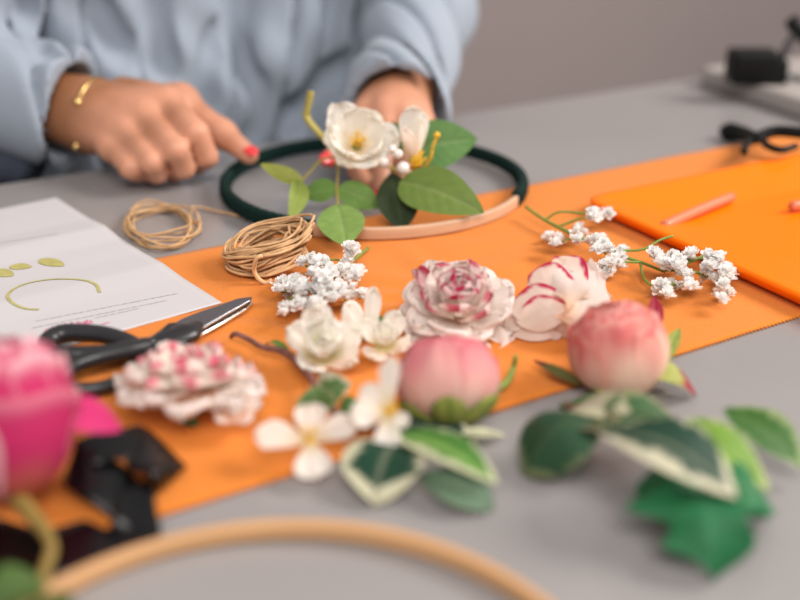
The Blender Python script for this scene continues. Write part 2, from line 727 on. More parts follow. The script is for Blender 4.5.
def rrect(ins, z, r, seg=8):
    pts = []
    for (cx, cy, a0) in ((LF - ins - r, LN - ins - r, 0), (ins + r, LN - ins - r, 90), (ins + r, ins + r, 180), (LF - ins - r, ins + r, 270)):
        for k in range(seg + 1):
            an = math.radians(a0 + 90 * k / seg)
            q = A + tf * (cx + r * math.cos(an)) + tn * (cy + r * math.sin(an))
            pts.append(Vector((q.x, q.y, T + z)))
    return pts


rings = [rrect(0.010, 0.0035, 0.012), rrect(0.004, 0.005, 0.014), rrect(0.0, 0.0105, 0.016), rrect(0.0, 0.0130, 0.016), rrect(0.0015, 0.0140, 0.016),
         rrect(0.006, 0.0140, 0.014), rrect(0.009, 0.0132, 0.014), rrect(0.052, 0.0062, 0.02), rrect(0.057, 0.0052, 0.02), rrect(0.063, 0.0049, 0.02)]
mb = MB()
K = len(rings[0])
vs = [p for r in rings for p in r]
fs = [(i * K + k, i * K + (k + 1) % K, (i + 1) * K + (k + 1) % K, (i + 1) * K + k) for i in range(len(rings) - 1) for k in range(K)]
fs.append(tuple((len(rings) - 1) * K + k for k in range(K)))
fs.append(tuple(range(K))[::-1])
mb.add(vs, [f[::-1] for f in fs])
mb.build('tray_body', M['tray'], tray)

M['ochre_stem'] = mat('ochre stem', srgb(132, 108, 52), 0.6, var=0.12, vscale=100)
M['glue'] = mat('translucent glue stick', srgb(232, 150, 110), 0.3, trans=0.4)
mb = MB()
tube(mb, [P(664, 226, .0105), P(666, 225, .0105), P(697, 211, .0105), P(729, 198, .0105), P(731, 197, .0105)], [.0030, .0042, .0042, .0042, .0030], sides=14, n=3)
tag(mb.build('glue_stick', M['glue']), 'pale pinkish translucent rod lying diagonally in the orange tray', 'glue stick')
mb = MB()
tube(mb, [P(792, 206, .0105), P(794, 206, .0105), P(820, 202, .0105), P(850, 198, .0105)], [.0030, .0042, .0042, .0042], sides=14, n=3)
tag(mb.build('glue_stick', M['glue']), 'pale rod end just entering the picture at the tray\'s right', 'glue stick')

# ------------------------------------------------------------------ paper with prints
pr = Vector((0.173, -0.222, 0)).normalized()          # along the right edge, towards the camera
pl = Vector((pr.y, -pr.x, 0)) * 1.0                   # towards the left
if pl.x > 0:
    pl = -pl
PC = P(56, 200)
PC.z = 0


def pz(x, y):
    d = Vector((x, y, 0)) - PC
    s = d.dot(pr)
    q = abs((s - 0.1) / 0.1 % 2 - 1)
    return T + 0.0026 + 0.0028 * (1 - min(1, abs(s - 0.10) / 0.03)) * (0.6 + 0.4 * q) * (1 if s > 0 else 0) + 0.0016 * max(0, 1 - abs(s - 0.198) / 0.03)


nu, nv = 30, 80
vs = []
for j in range(nv):
    for i in range(nu):
        p = PC + pr * (0.285 * j / (nv - 1)) + pl * (0.21 * i / (nu - 1))
        vs.append((p.x, p.y, pz(p.x, p.y)))
paper = mk('instruction_sheet', np.array(vs), grid_faces(nu, nv), M['paper'], None, solid=0.0002)
tag(paper, 'white printed instruction sheet with fold lines beside the scissors', 'paper')


def onpaper(px, py, dz=0.0005):
    p = P(px, py, 0.003)
    return Vector((p.x, p.y, pz(p.x, p.y) + dz))


def inkline(name, pxs, w, m, label=None):
    pts = smooth_pts([onpaper(*q) for q in pxs], 8)
    mb = MB()
    vs = []
    for i, p in enumerate(pts):
        t = pts[min(i + 1, len(pts) - 1)] - pts[max(i - 1, 0)]
        t.z = 0
        t.normalize()
        s = Vector((-t.y, t.x, 0)) * w / 2
        vs += [(p.x + s.x, p.y + s.y, pz(p.x + s.x, p.y + s.y) + 0.0005), (p.x - s.x, p.y - s.y, pz(p.x - s.x, p.y - s.y) + 0.0005)]
    mb.add(vs, [(2 * i, 2 * i + 1, 2 * i + 3, 2 * i + 2) for i in range(len(pts) - 1)])
    return mb.build(name, m, paper, label=label)


inkline('printed_wreath', [(100, 293), (96, 286), (84, 282), (68, 280), (50, 280), (30, 283), (15, 289), (8, 297), (12, 304), (24, 309), (39, 310)], 0.0021, M['ink_olive'])
for (a, b, wd) in (((40, 259), (64, 266), .013), ((10, 266), (32, 267), .012), ((-8, 270), (13, 276), .014)):
    p0, p1 = onpaper(*a), onpaper(*b)
    t = (p1 - p0)
    L = t.length
    t.normalize()
    s = Vector((-t.y, t.x, 0))
    vs = []
    for i in range(15):
        v = i / 14
        c = p0 + t * L * v
        ww = wd * 0.5 * math.sin(math.pi * v ** 0.8) ** 0.7 if 0 < v < 1 else 0.0003
        for u in (-1, 0, 1):
            q = c + s * ww * u
            vs.append((q.x, q.y, pz(q.x, q.y) + 0.0005))
    mk('printed_leaf', vs, grid_faces(3, 15), M['ink_olive'], paper)
for (x0, y0, x1, y1) in ((36, 321, 179, 293), (32, 328, 168, 300), (95, 318, 140, 308), (-10, 246, 60, 236)):
    k = int((x1 - x0) / 7)
    mb = MB()
    for i in range(k):
        a, b = i / k, (i + 0.72 + 0.2 * random.random()) / k
        q0 = onpaper(x0 + (x1 - x0) * a, y0 + (y1 - y0) * a)
        q1 = onpaper(x0 + (x1 - x0) * b, y0 + (y1 - y0) * b)
        dn = Vector((0.0005, 0.0007, 0))
        mb.add([q0 - dn, q1 - dn, q1 + dn, q0 + dn], [(0, 1, 2, 3)])
    mb.build('printed_text_line', M['ink_grey'], paper)
scr = []
for i in range(30):
    x = 46 + i * 1.6
    scr.append((x, 331 - 0.2 * (x - 46) + (4.5 if i % 2 else -4.0) * (0.55 + 0.45 * math.sin(i * 1.7))))
inkline('printed_script', scr, 0.0009, M['ink_pink'])
inkline('printed_script', [(102, 324), (110, 322)], 0.0010, M['ink_pink'])

# ------------------------------------------------------------------ scissors
sc = thing('scissors', P(195, 340), 'black handled steel scissors lying open across paper and orange felt', 'scissors')
mb = MB()
prism(mb, [P(*q, 0.009) for q in ((180, 332), (174, 324), (182, 319), (200, 312), (238, 299), (252, 297), (250, 301), (225, 315), (205, 327), (196, 333))], 0.0075, 0.0095)
o = mb.build('blade', M['steel'], sc, smooth=False)
bevel(o, 0.0004, 1)
mb = MB()
prism(mb, [P(*q, 0.007) for q in ((182, 338), (186, 330), (206, 324), (230, 311), (250, 299), (253, 301), (246, 308), (226, 320), (204, 332), (190, 341))], 0.0045, 0.0065)
o = mb.build('blade', M['edge_steel'], sc, smooth=False, label='bright ground lower blade')
bevel(o, 0.0004, 1)


def handle(pts, rs, flat=0.8):
    mb = MB()
    tube(mb, [P(x, y, h) for x, y, h in pts], rs, sides=14, flat=flat, n=8)
    return mb


mb = handle([(198, 324, .011), (186, 333, .011), (170, 339, .011), (150, 345, .011), (128, 345, .011)], [.004, .0105, .010, .007, .0055], 0.55)
tube(mb, [P(*q) for q in ((133, 345, .011), (110, 336, .012), (84, 333, .012), (62, 334, .011), (48, 341, .010), (50, 350, .009), (68, 354, .009), (96, 353, .009), (118, 350, .010))],
     [.0055, .0058, .0062, .0065, .006, .005, .005, .005, .005], sides=12, closed=True, n=8, flat=0.9)
mb.build('handle', M['black_plastic'], sc)
mb = handle([(196, 334, .008), (182, 340, .008), (165, 345, .009), (150, 350, .010)], [.004, .009, .007, .006], 0.6)
tube(mb, [P(*q) for q in ((152, 347, .012), (125, 351, .014), (98, 357, .014), (74, 366, .012), (62, 379, .009), (72, 389, .008), (98, 388, .008), (125, 379, .008), (146, 364, .009))],
     [.0062, .0062, .0062, .0055, .005, .0048, .0042, .0042, .005], sides=12, closed=True, n=8, flat=0.9)
mb.build('handle', M['black_plastic'], sc)
mb = MB()
prism(mb, [P(*q, 0.010) for q in ((146, 346), (150, 340), (160, 333), (168, 326), (176, 325), (189, 333), (188, 343), (176, 348), (160, 353), (148, 353))], 0.003, 0.0125)
o = mb.build('handle_shoulder', M['black_plastic'], sc, smooth=False)
bevel(o, .0015, 3)
mb = MB()
c = P(171, 331, .0145)
tube(mb, [c - Vector((0, 0, .004)), c + Vector((0, 0, .001))], .0042, sides=20, n=1)
mb.build('pivot_screw', M['black_matt'], sc)

# ------------------------------------------------------------------ hoops


def hoop_seg(name, cx, cy, r, a0, a1, z0, hgt, th, m, parent, seg=120, puff=0.0, tilt=0.0):
    """Band of a ring between two angles (degrees, 0 = +x)."""
    full = abs(a1 - a0) >= 359.9
    sec = []
    nb = 5
    for k in range(4):                       # rounded rectangle section (radial, vertical)
        ccx = (th / 2 - th * 0.28) * (1 if k in (0, 3) else -1)
        ccz = (hgt / 2 - th * 0.28) * (1 if k in (0, 1) else -1)
        for q in range(nb):
            an = math.radians(k * 90 + 90 * q / (nb - 1))
            sec.append((ccx + (th * 0.28 + puff) * math.cos(an), ccz + (th * 0.28 + puff) * math.sin(an)))
    vs, fs = [], []
    K = len(sec)
    cnt = seg if full else seg + 1
    for i in range(cnt):
        an = math.radians(a0 + (a1 - a0) * i / seg)
        bump = puff * 0.35 * math.sin(i * 1.9) if puff else 0
        for (dr, dz) in sec:
            rr = r + dr * (1 + bump / th * 2)
            x, y = cx + rr * math.cos(an), cy + rr * math.sin(an)
            vs.append((x, y, T + z0 + hgt / 2 + puff + dz + tilt * (y - cy + r)))
    for i in range(seg):
        j = (i + 1) % cnt
        for k in range(K):
            l = (k + 1) % K
            fs.append((i * K + k, j * K + k, j * K + l, i * K + l))
    if not full:
        fs.append(tuple(range(K)))
        fs.append(tuple((cnt - 1) * K + k for k in range(K))[::-1])
    return mk(name, vs, fs, m, parent)


HC = (-0.0225, 0.930, 0.129)
hp = thing('wreath_hoop', (HC[0], HC[1], T + 0.002), 'wooden craft hoop half wrapped in dark green velvet under the person\'s hands', 'hoop')
hoop_seg('wooden_ring', HC[0], HC[1], HC[2], 0, 360, 0.0026, 0.0095, 0.0048, M['wood'], hp, seg=160)
hoop_seg('velvet_wrap', HC[0], HC[1], HC[2], -23, 250, 0.0026, 0.0095, 0.0048, M['velvet'], hp, seg=220, puff=0.0016)

h2 = thing('wooden_hoop', (-0.045, 0.285, T), 'bare light wooden hoop cut off by the bottom picture edge', 'hoop')
hoop_seg('outer_ring', -0.047, 0.291, 0.128, 0, 360, 0.0005, 0.009, 0.0055, M['wood2'], h2, seg=160)

# ------------------------------------------------------------------ person
bx = lambda v: (v[0], v[1], v[2])
TT = T


def build_person():
    person = thing('person', B(0.46, 1.22, -T), 'seated person in loose light blue shirt working with both hands at the hoop', 'person')
    W = lambda px, py, y: Q(px, py, y)
    F = Field((-0.62, 0.86, T - 0.28), (0.20, 1.50, T + 0.68), 0.003)
    # torso
    hipc, chest = B(0.46, 1.235, -0.20), B(0.46, 1.20, 0.24)
    for s in (-1, 1):
        F.cap(B(0.46 + s * .08, 1.235, -0.17), B(0.46 + s * .055, 1.225, 0.0), .095, .088, k=.05)
        F.cap(B(0.46 + s * .055, 1.225, 0.0), B(0.46 + s * .085, 1.195, 0.22), .088, .10, k=.05)
        F.cap(B(0.46 + s * .07, 1.19, 0.24), B(0.46 + s * .16, 1.18, 0.315), .085, .055, k=.05)
    F.cap(B(0.46, 1.19, 0.30), B(0.46, 1.165, 0.43), .06, .052, k=.04)
    # head
    hc = B(0.46, 1.125, 0.54)
    F.cap(hc + Vector((0, 0, .02)), hc + E2 * .025 + Vector((0, 0, .025)), .085, .088, k=.03)
    F.cap(hc - E2 * .02 + Vector((0, 0, -.055)), hc + Vector((0, 0, .0)), .05, .07, k=.03)
    F.cap(hc - E2 * .05 + Vector((0, 0, -.09)), hc - E2 * .04 + Vector((0, 0, -.05)), .026, .04, k=.03)
    F.cap(hc - E2 * .085 + Vector((0, 0, .0)), hc - E2 * .098 + Vector((0, 0, -.028)), .008, .013, k=.014)
    for s in (-1, 1):
        F.cap(hc + E1 * s * .088 + Vector((0, 0, -.015)), hc + E1 * s * .094 + E2 * .008 + Vector((0, 0, .02)), .010, .014, k=.008)
        F.cap(hc + E1 * s * .032 - E2 * .094 + Vector((0, 0, .005)), hc + E1 * s * .034 - E2 * .094 + Vector((0, 0, .005)), .012, k=.012, sub=True)
        F.cap(hc + E1 * s * .032 - E2 * .071 + Vector((0, 0, .004)), hc + E1 * s * .033 - E2 * .071 + Vector((0, 0, .004)), .013, k=.003)
    F.cap(hc - E1 * .018 - E2 * .083 + Vector((0, 0, -.052)), hc + E1 * .018 - E2 * .083 + Vector((0, 0, -.052)), .006, k=.006)
    F.cap(hc - E1 * .02 - E2 * .083 + Vector((0, 0, -.062)), hc + E1 * .02 - E2 * .083 + Vector((0, 0, -.062)), .006, k=.006)

    # ---- right arm (left in the picture)
    sh = B(0.30, 1.18, 0.29)
    el = Vector((-0.49, 1.06, T + 0.085))
    wr = W(93, 116, 1.005)
    F.chain([sh, el], [.044, .036], k=.03)
    md = el.lerp(wr, .45)
    F.chain([el, md, wr], [.036, .036, .031], k=.02)
    fin = {}
    fin['index'] = ([W(166, 103, .990), W(196, 133, .945), W(207, 157, .948), W(196, 166, .968)], [.0125, .0115, .0100, .0085])
    fin['middle'] = ([W(144, 116, .975), W(176, 150, .928), W(184, 168, .935), W(172, 173, .955)], [.0125, .0115, .0098, .0085])
    fin['ring'] = ([W(127, 132, .965), W(152, 162, .922), W(158, 173, .930), W(147, 174, .952)], [.0120, .0108, .0092, .0080])
    fin['pinky'] = ([W(112, 147, .960), W(131, 168, .925), W(136, 172, .934), W(126, 170, .955)], [.0110, .0098, .0085, .0075])
    for kx, (pts, rs) in fin.items():
        F.chain(pts, rs, k=.0025)
        F.chain([wr.lerp(pts[0], .25), pts[0]], [.021, rs[0] + .001], k=.010)
    F.cap(W(150, 110, .985), W(120, 135, .972), .0135, .0125, k=.012)
    F.cap(wr, W(125, 118, .995), .030, .022, k=.02)
    # palm mass under the knuckles
    F.cap(W(130, 130, 1.0), W(165, 140, .985), .020, .016, k=.015)
    # thumb reaching along to the hoop
    th = [W(125, 98, 1.03), W(180, 103, 1.015), W(222, 134, .985), W(249, 155, .955)]
    F.chain(th, [.020, .0150, .0120, .0085], k=.010)
    F.cap(th[1], W(158, 118, 1.0), .015, .014, k=.012)

    # ---- left arm (right in the picture)
    sh2 = B(0.62, 1.18, 0.29)
    el2 = Vector((0.018, 1.275, T + 0.105))
    wr2 = W(402, 92, 1.065)
    F.chain([sh2, el2], [.044, .034], k=.03)
    md2 = el2.lerp(wr2, .45)
    F.chain([el2, md2, wr2], [.034, .034, .029], k=.02)
    mcp = [W(368, 117, 1.000), W(386, 112, .992), W(404, 114, .990), W(420, 122, .992)]
    tips = [([mcp[0], W(360, 150, .955), W(358, 170, .935), W(364, 184, .915)], [.0120, .0108, .0095, .008]),
            ([mcp[1], W(384, 150, .945), W(382, 175, .925), W(380, 192, .905)], [.0120, .0110, .0098, .008]),
            ([mcp[2], W(408, 148, .945), W(406, 172, .925), W(400, 190, .905)], [.0118, .0105, .0092, .008]),
            ([mcp[3], W(430, 146, .955), W(430, 166, .938), W(424, 178, .922)], [.0110, .0095, .0085, .0075])]
    for pts, rs in tips:
        F.chain(pts, rs, k=.0025)
        F.chain([wr2.lerp(pts[0], .25), pts[0]], [.020, rs[0] + .001], k=.010)
    F.cap(wr2, W(395, 105, 1.02), .028, .022, k=.02)
    F.cap(W(384, 118, 1.01), W(408, 122, 1.01), .018, k=.014)
    th2 = [W(378, 105, 1.03), W(360, 128, .995), W(345, 150, .965), W(330, 159, .945)]
    F.chain(th2, [.019, .0145, .0115, .0085], k=.010)

    V, Fc = F.mesh()
    tan, pinkc = np.array(srgb(146, 96, 64)), np.array(srgb(202, 142, 114))
    cols = np.tile(tan, (len(V), 1))
    # shade on the wrist painted in as darker skin; fingers and knuckles rosier
    keys = [q for k_ in fin.values() for q in k_[0]] + th[1:] + [q for p_, r_ in tips for q in p_] + th2[1:]
    dmin = np.full(len(V), 9.0)
    for q in keys:
        dmin = np.minimum(dmin, np.linalg.norm(V - np.array(q), axis=1))
    t = np.clip(1 - (dmin - .012) / .035, 0, 1)[:, None]
    cols = cols * (1 - t) + pinkc * t
    body = mk('body', V, Fc, M['skin'], person, cols=cols)

    # nails
    def nail(c, d, up, s=(.0062, .0088, .0022)):
        d = Vector(d).normalized()
        up = Vector(up)
        up = (up - d * up.dot(d)).normalized()
        R = Matrix((d.cross(up), d, up)).transposed()
        mb = MB()
        ball(mb, Vector(c), 1.0, 14, 8, s, R)
        mb.build('fingernail', M['nail'], body, label='red painted nail')
    d = (th[3] - th[2]).normalized()
    nail(th[3] + d * .0035 + Vector((0, -.002, .0062)), d, (0, -.4, 1))
    d = (th2[3] - th2[2]).normalized()
    nail(th2[3] + d * .003 + Vector((0, -.0060, .0035)), d, (0, -1, .4), (.0066, .0105, .0024))
    for pts, rs in tips[1:3]:
        d = (pts[3] - pts[2]).normalized()
        nail(pts[3] + d * .002 + Vector((0, -.0065, .003)), d, (0, -1, .5), (.0052, .0075, .0020))

    # bracelet: open gold cuff with two bead ends
    ax = (wr - el).normalized()
    c = el.lerp(wr, 1.0)
    u = (Vector((0, -1, 0)) - ax * Vector((0, -1, 0)).dot(ax)).normalized()
    v = ax.cross(u)
    mb = MB()
    pts = []
    for k in range(25):
        an = math.radians(40 + 288 * k / 24)
        pts.append(c + (u * math.cos(an) + v * math.sin(an)) * .0355)
    if pts[0].z < pts[-1].z:
        pass
    tube(mb, pts, .0016, sides=8, n=2)
    ball(mb, pts[0], .0042)
    ball(mb, pts[-1], .0042)
    mb.build('bracelet', M['gold'], person)

    # ---- shirt
    G = Field((-0.64, 0.93, T - 0.30), (0.16, 1.50, T + 0.42), 0.0035)
    for s in (-1, 1):
        G.cap(B(0.46 + s * .10, 1.235, -0.24), B(0.46 + s * .085, 1.225, 0.02), .150, .142, k=.06)
        G.cap(B(0.46 + s * .085, 1.225, 0.02), B(0.46 + s * .09, 1.20, 0.24), .142, .118, k=.06)
        G.cap(B(0.46 + s * .07, 1.195, 0.26), B(0.46 + s * .175, 1.18, 0.315), .095, .068, k=.05)
    # right sleeve with rolled cuff
    d1 = (wr - el).normalized()
    cu = el.lerp(wr, .76)
    G.chain([sh, sh.lerp(el, .5) + Vector((0, -.01, -.01)), el + Vector((0, 0, -.005))], [.072, .078, .074], k=.05)
    G.chain([el, cu - d1 * .04], [.074, .060], k=.03)
    G.chain([cu - d1 * .045, cu + d1 * .03], [.063, .060], k=.002)
    # left sleeve with cuff
    d2 = (wr2 - el2).normalized()
    cu2 = el2.lerp(wr2, 1.03)
    G.chain([sh2, sh2.lerp(el2, .5) + Vector((0, -.01, -.01)), el2], [.072, .070, .060], k=.05)
    G.chain([el2, cu2 - d2 * .05], [.062, .050], k=.03)
    G.chain([cu2 - d2 * .045, cu2 + d2 * .03], [.049, .050], k=.002)
    # folds
    nx, ny, nz = G.D.shape
    X = (G.lo[0] + G.h * np.arange(nx)).astype(np.float32)[:, None, None]
    Y = (G.lo[1] + G.h * np.arange(ny)).astype(np.float32)[None, :, None]
    Z = (G.lo[2] - T + G.h * np.arange(nz)).astype(np.float32)[None, None, :]
    a = X * E1.x + Y * E1.y
    n = X * E2.x + Y * E2.y
    f1 = np.sin(62 * a + 9 * Z + 2.2 * np.sin(11 * Z + 5 * a) + 1.4 * np.sin(23 * a))
    f2 = np.sin(34 * a - 26 * Z + 2.0 * np.sin(14 * a) + 1.1)
    f3 = np.sin(58 * a + 52 * Z + 2 * np.sin(17 * Z + 12 * a) + 20 * n)
    G.D += (0.0120 * (1 - np.abs(f1)) ** 3 + 0.0055 * f2 + 0.0022 * f3).astype(np.float32)

    def hit(px, py):
        d = ray(px, py)
        t_ = .9
        while t_ < 1.7:
            q = CAM + d * t_
            ix = ((np.array(q) - G.lo) / G.h).astype(int)
            if (ix >= 0).all() and (ix < G.n).all() and G.D[tuple(ix)] < 0:
                return q + d * .001
            t_ += .002
        return N(px, py, 1.08)

    def crease(pxs, n_, r, k=.012):
        pts = smooth_pts([hit(x, y) for x, y in pxs], 4)
        for i in range(len(pts) - 1):
            G.cap(pts[i], pts[i + 1], r, sub=True, k=k)
    fr = 1.083
    crease([(228, -25), (233, 20), (246, 62), (258, 92), (260, 118), (249, 145)], fr, .008, .012)
    crease([(215, 30), (208, 70), (204, 108), (190, 125)], fr, .005, .02)
    crease([(346, 66), (318, 88), (285, 122)], fr, .009, .020)
    crease([(150, -10), (158, 40), (165, 72)], fr, .005, .02)
    crease([(90, -10), (108, 30), (128, 58)], fr, .005, .02)
    crease([(2, 26), (18, 38), (38, 52), (52, 50)], fr, .0045, .012)
    crease([(22, -8), (30, 20), (42, 48)], fr, .005, .014)
    # hollow cuffs, then trim them square
    G.cap(cu - d1 * .045, cu + d1 * .10, .036, .051, sub=True, k=.004)
    G.cap(cu2 - d2 * .05, cu2 + d2 * .10, .034, .050, sub=True, k=.004)
    for (c_, d_, ofs) in ((cu, d1, .032), (cu2, d2, .036)):
        sl, X_, Y_, Z_ = G.box(np.array(c_) - .12, np.array(c_) + .14)
        pl_ = (X_ - c_.x) * d_.x + (Y_ - c_.y) * d_.y + (Z_ - c_.z) * d_.z - ofs
        rad = np.sqrt((X_ - c_.x) ** 2 + (Y_ - c_.y) ** 2 + (Z_ - c_.z) ** 2)
        cut = np.where(rad < .095, pl_, -1).astype(np.float32)
        G.D[sl] = np.maximum(G.D[sl], cut)
    # keep the cloth clear of the table top
    sl, X_, Y_, Z_ = G.box((-0.7, 0.8, T - 0.03), (0.3, 1.6, T + 0.004))
    nn = (X_ * E2.x + Y_ * E2.y) - 1.004
    G.D[sl] = np.maximum(G.D[sl], -np.minimum(np.maximum(nn, -0.02), 1) + 0 * Z_)
    G.D[0, :, :] = G.D[-1, :, :] = G.D[:, 0, :] = G.D[:, -1, :] = G.D[:, :, 0] = G.D[:, :, -1] = 0.5
    V, Fc = G.mesh()
    shirt = mk('shirt', V, Fc, M['shirt'], person)
    # placket, folded cuff edges, buttons
    mb = MB()
    pts = [hit(x, y) + E2 * .0005 for x, y in ((298, 0), (296, 25), (295, 50), (293, 75), (291, 95))]
    tube(mb, pts, .0075, sides=10, n=6, flat=.25, upv=-E2)
    mb.build('placket', M['shirt'], shirt)

    # trousers and shoes, hidden by the table from here
    Hh = Field((-0.55, 0.45, -0.02), (0.45, 1.5, T - 0.02), 0.008)
    for s in (-1, 1):
        hip = B(0.46 + s * .09, 1.23, -0.21)
        kn = B(0.46 + s * .12, 0.80, -0.20)
        ank = B(0.46 + s * .12, 0.86, -0.66)
        Hh.chain([hip, kn, ank], [.115, .075, .05], k=.03)
    Hh.cap(B(0.38, 1.235, -0.16), B(0.54, 1.235, -0.16), .125, k=.04)
    V, Fc = Hh.mesh()
    mk('trousers', V, Fc, M['trousers'], person)
    for s in (-1, 1):
        mb = MB()
        tube(mb, [B(0.46 + s * .12, .89, -T + .04), B(0.46 + s * .12, .84, -T + .045), B(0.46 + s * .125, .74, -T + .036), B(0.46 + s * .125, .68, -T + .03)],
             [.036, .042, .040, .024], sides=16, n=6, flat=.8)
        mb.build('shoe', M['black_matt'], person)
    # hair
    J = Field(np.array(hc) - .17, np.array(hc) + .17, 0.004)
    J.cap(hc + Vector((0, 0, .035)), hc + E2 * .035 + Vector((0, 0, .03)), .098, .098, k=.01)
    J.cap(hc + E2 * .06 + Vector((0, 0, -.0)), hc + E2 * .075 + Vector((0, 0, -.07)), .07, .05, k=.03)
    J.cap(hc - E2 * .11 + Vector((0, 0, -.045)), hc - E2 * .07 + Vector((0, 0, -.045)), .095, .085, k=.02, sub=True)
    V, Fc = J.mesh()
    mk('hair', V, Fc, M['hair'], person)
    return person


build_person()

# chair behind the table, its black armrest showing at the left
ch = thing('office_chair', B(0.42, 1.25, -T), 'dark padded chair with armrests, its arm showing beside the blue sleeve', 'chair')


def rbox(name, c, s, m, parent, w=.012):
    o = boxmb(c, s, RT).build(name, m, parent)
    bevel(o, w, 3)
    return o


rbox('seat', B(.46, 1.27, -.345), (.50, .48, .07), M['trousers'], ch, .03)
rbox('backrest', B(.46, 1.55, -.03), (.46, .06, .46), M['trousers'], ch, .03)
rbox('back_bracket', B(.46, 1.545, -.32), (.08, .03, .18), M['black_plastic'], ch, .006)
for s in (-1, 1):
    if s < 0:
        mb = MB()
        tube(mb, [N(-60, 175, 1.08), N(-20, 166, 1.07), N(12, 164, 1.05), N(34, 174, 1.035)], [.030, .033, .032, .022], sides=18, n=6, flat=.75)
        mb.build('armrest', M['trousers'], ch)
        tube_p = [N(-30, 180, 1.09), B(.20, 1.20, -.34), B(.30, 1.22, -.35)]
    else:
        rbox('armrest', B(.78, 1.22, -.08), (.06, .24, .035), M['black_plastic'], ch, .015)
        tube_p = [B(.78, 1.22, -.09), B(.79, 1.22, -.30), B(.66, 1.24, -.35)]
    mb = MB()
    tube(mb, tube_p, .013, sides=10, n=6)
    mb.build('arm_support', M['black_plastic'], ch)
mb = MB()
tube(mb, [B(.46, 1.27, -.37), B(.46, 1.27, -T + .08)], .03, sides=16, n=1)
mb.build('column', M['black_plastic'], ch)
for k in range(5):
    a = k * 2 * math.pi / 5
    e = B(.46 + .28 * math.cos(a), 1.27 + .28 * math.sin(a), -T + .065)
    mb = MB()
    tube(mb, [B(.46, 1.27, -T + .09), e], [.02, .014], sides=10, n=1)
    f = mb.build('base_leg', M['black_plastic'], ch)
    mb = MB()
    c = Vector((e.x, e.y, .028))
    tube(mb, [c - E1 * .018, c + E1 * .018], .028, sides=16, n=1)
    mb.build('caster', M['black_matt'], f)

# ------------------------------------------------------------------ raffia
RC1, RC2 = srgb(214, 172, 126), srgb(160, 116, 74)


def coil(name, parent, C, a, b, turns, z0, z1, r, tilt=(0, 0), jitter=.08, seed=1, rot=0.0, tail=None, flare=0.0, K=26):
    rr = random.Random(seed)
    pts = []
    for t in range(turns):
        ja, jb = 1 + rr.uniform(-jitter, jitter), 1 + rr.uniform(-jitter, jitter)
        ox, oy = rr.uniform(-jitter, jitter) * a * .5, rr.uniform(-jitter, jitter) * b * .5
        ph = rr.uniform(0, 6)
        zz = z0 + (z1 - z0) * ((t * .618) % 1.0 if turns > 6 else t / turns)
        fl = 1 + flare * (zz - z0) / max(1e-6, z1 - z0)
        for k in range(K):
            an = 2 * math.pi * k / K
            x = a * ja * fl * math.cos(an) + ox
            y = b * jb * fl * math.sin(an) + oy
            q = Vector((x * math.cos(rot) - y * math.sin(rot), x * math.sin(rot) + y * math.cos(rot), 0))
            z = zz + .0016 * math.sin(3 * an + ph) + tilt[0] * x + tilt[1] * y
            pts.append(C + q + Vector((0, 0, max(r, z))))
    if tail:
        pts += tail
    mb = MB()
    tube(mb, pts, r, sides=7, n=2, col=RC1)
    vs = mb.v
    mb.c = []
    for i, v in enumerate(vs):
        k = .5 + .5 * mnoise.noise(Vector((v.x * 160, v.y * 160, v.z * 500)))
        mb.c.append(lerp(RC2, RC1, k * 1.2))
    return mb.build(name, M['raffia'], parent, col=True)


c = P(162, 230)
rf = thing('raffia_coil', c, 'loose open coil of raffia string on bare grey table near the fist', 'string')
coil('strand', rf, c, .0270, .042, 8, .001, .010, .0009, jitter=.24, seed=8, rot=.35,
     tail=[P(192, 207, .004), P(215, 211, .002), P(245, 217, .0015), P(275, 224, .0012), P(300, 230, .0012)])
c = P(265, 272)
rb = thing('raffia_bundle', c + Vector((0, 0, .002)), 'thick wound hank of raffia string tied across, on the orange felt', 'string')
coil('strand', rb, c + Vector((0.002, .004, .004)), .0235, .019, 22, 0, .021, .0011, tilt=(.26, .05), jitter=.2, seed=2, flare=.16)
coil('strand', rb, c + Vector((0.002, .004, .005)), .0210, .017, 14, .001, .024, .0010, tilt=(.32, .14), jitter=.36, seed=4, flare=.15)
mb = MB()
tube(mb, [P(262, 256, .024), P(257, 258, .023), P(254, 268, .014), P(257, 277, .007), P(265, 283, .003), P(272, 280, .005)], .0016, sides=8, n=5, col=RC1)
mb.build('tie', M['raffia'], rb, col=True)

# ------------------------------------------------------------------ ruffled blooms


def bloom(name, label, C, axis, layers, roll=0.0, seed=0, parent=None, group=None, cat='flower'):
    """Layers: (count, L, W, th0, th1, cup, ruffle, colour factory, base_r, base_z, extra)."""
    R = frame(axis, roll)
    t = parent if parent is not None else thing(name, Vector((C.x, C.y, max(T, C.z - .02))), label, cat, group)
    s = seed
    for li, (cnt, L, W, a, b, cup, ruf, cf, br, bz, kw) in enumerate(layers):
        kw = dict(kw)
        span = kw.pop('span', 360)
        start = kw.pop('start', li * 31)
        for k in range(cnt):
            s += 1
            rr = random.Random(s * 7)
            az = math.radians(start + span * k / cnt + rr.uniform(-8, 8))
            petal(t, C, R, az, L * rr.uniform(.92, 1.08), W * rr.uniform(.92, 1.08), a + rr.uniform(-6, 6), b + rr.uniform(-9, 9),
                  cup, ruf, cf(s), seed=s, base_r=br, base_z=bz, **kw)
    return t


PALE = srgb(250, 226, 214)
eg = lambda st, rate=1.0, base=None, inner=None: (lambda s: edged(base or srgb(246, 234, 226), MAG, st, inner or srgb(250, 216, 190), rate, s))
wh = lambda s: edged(srgb(246, 238, 232), srgb(240, 216, 212), .97, srgb(250, 226, 206), .5, s)

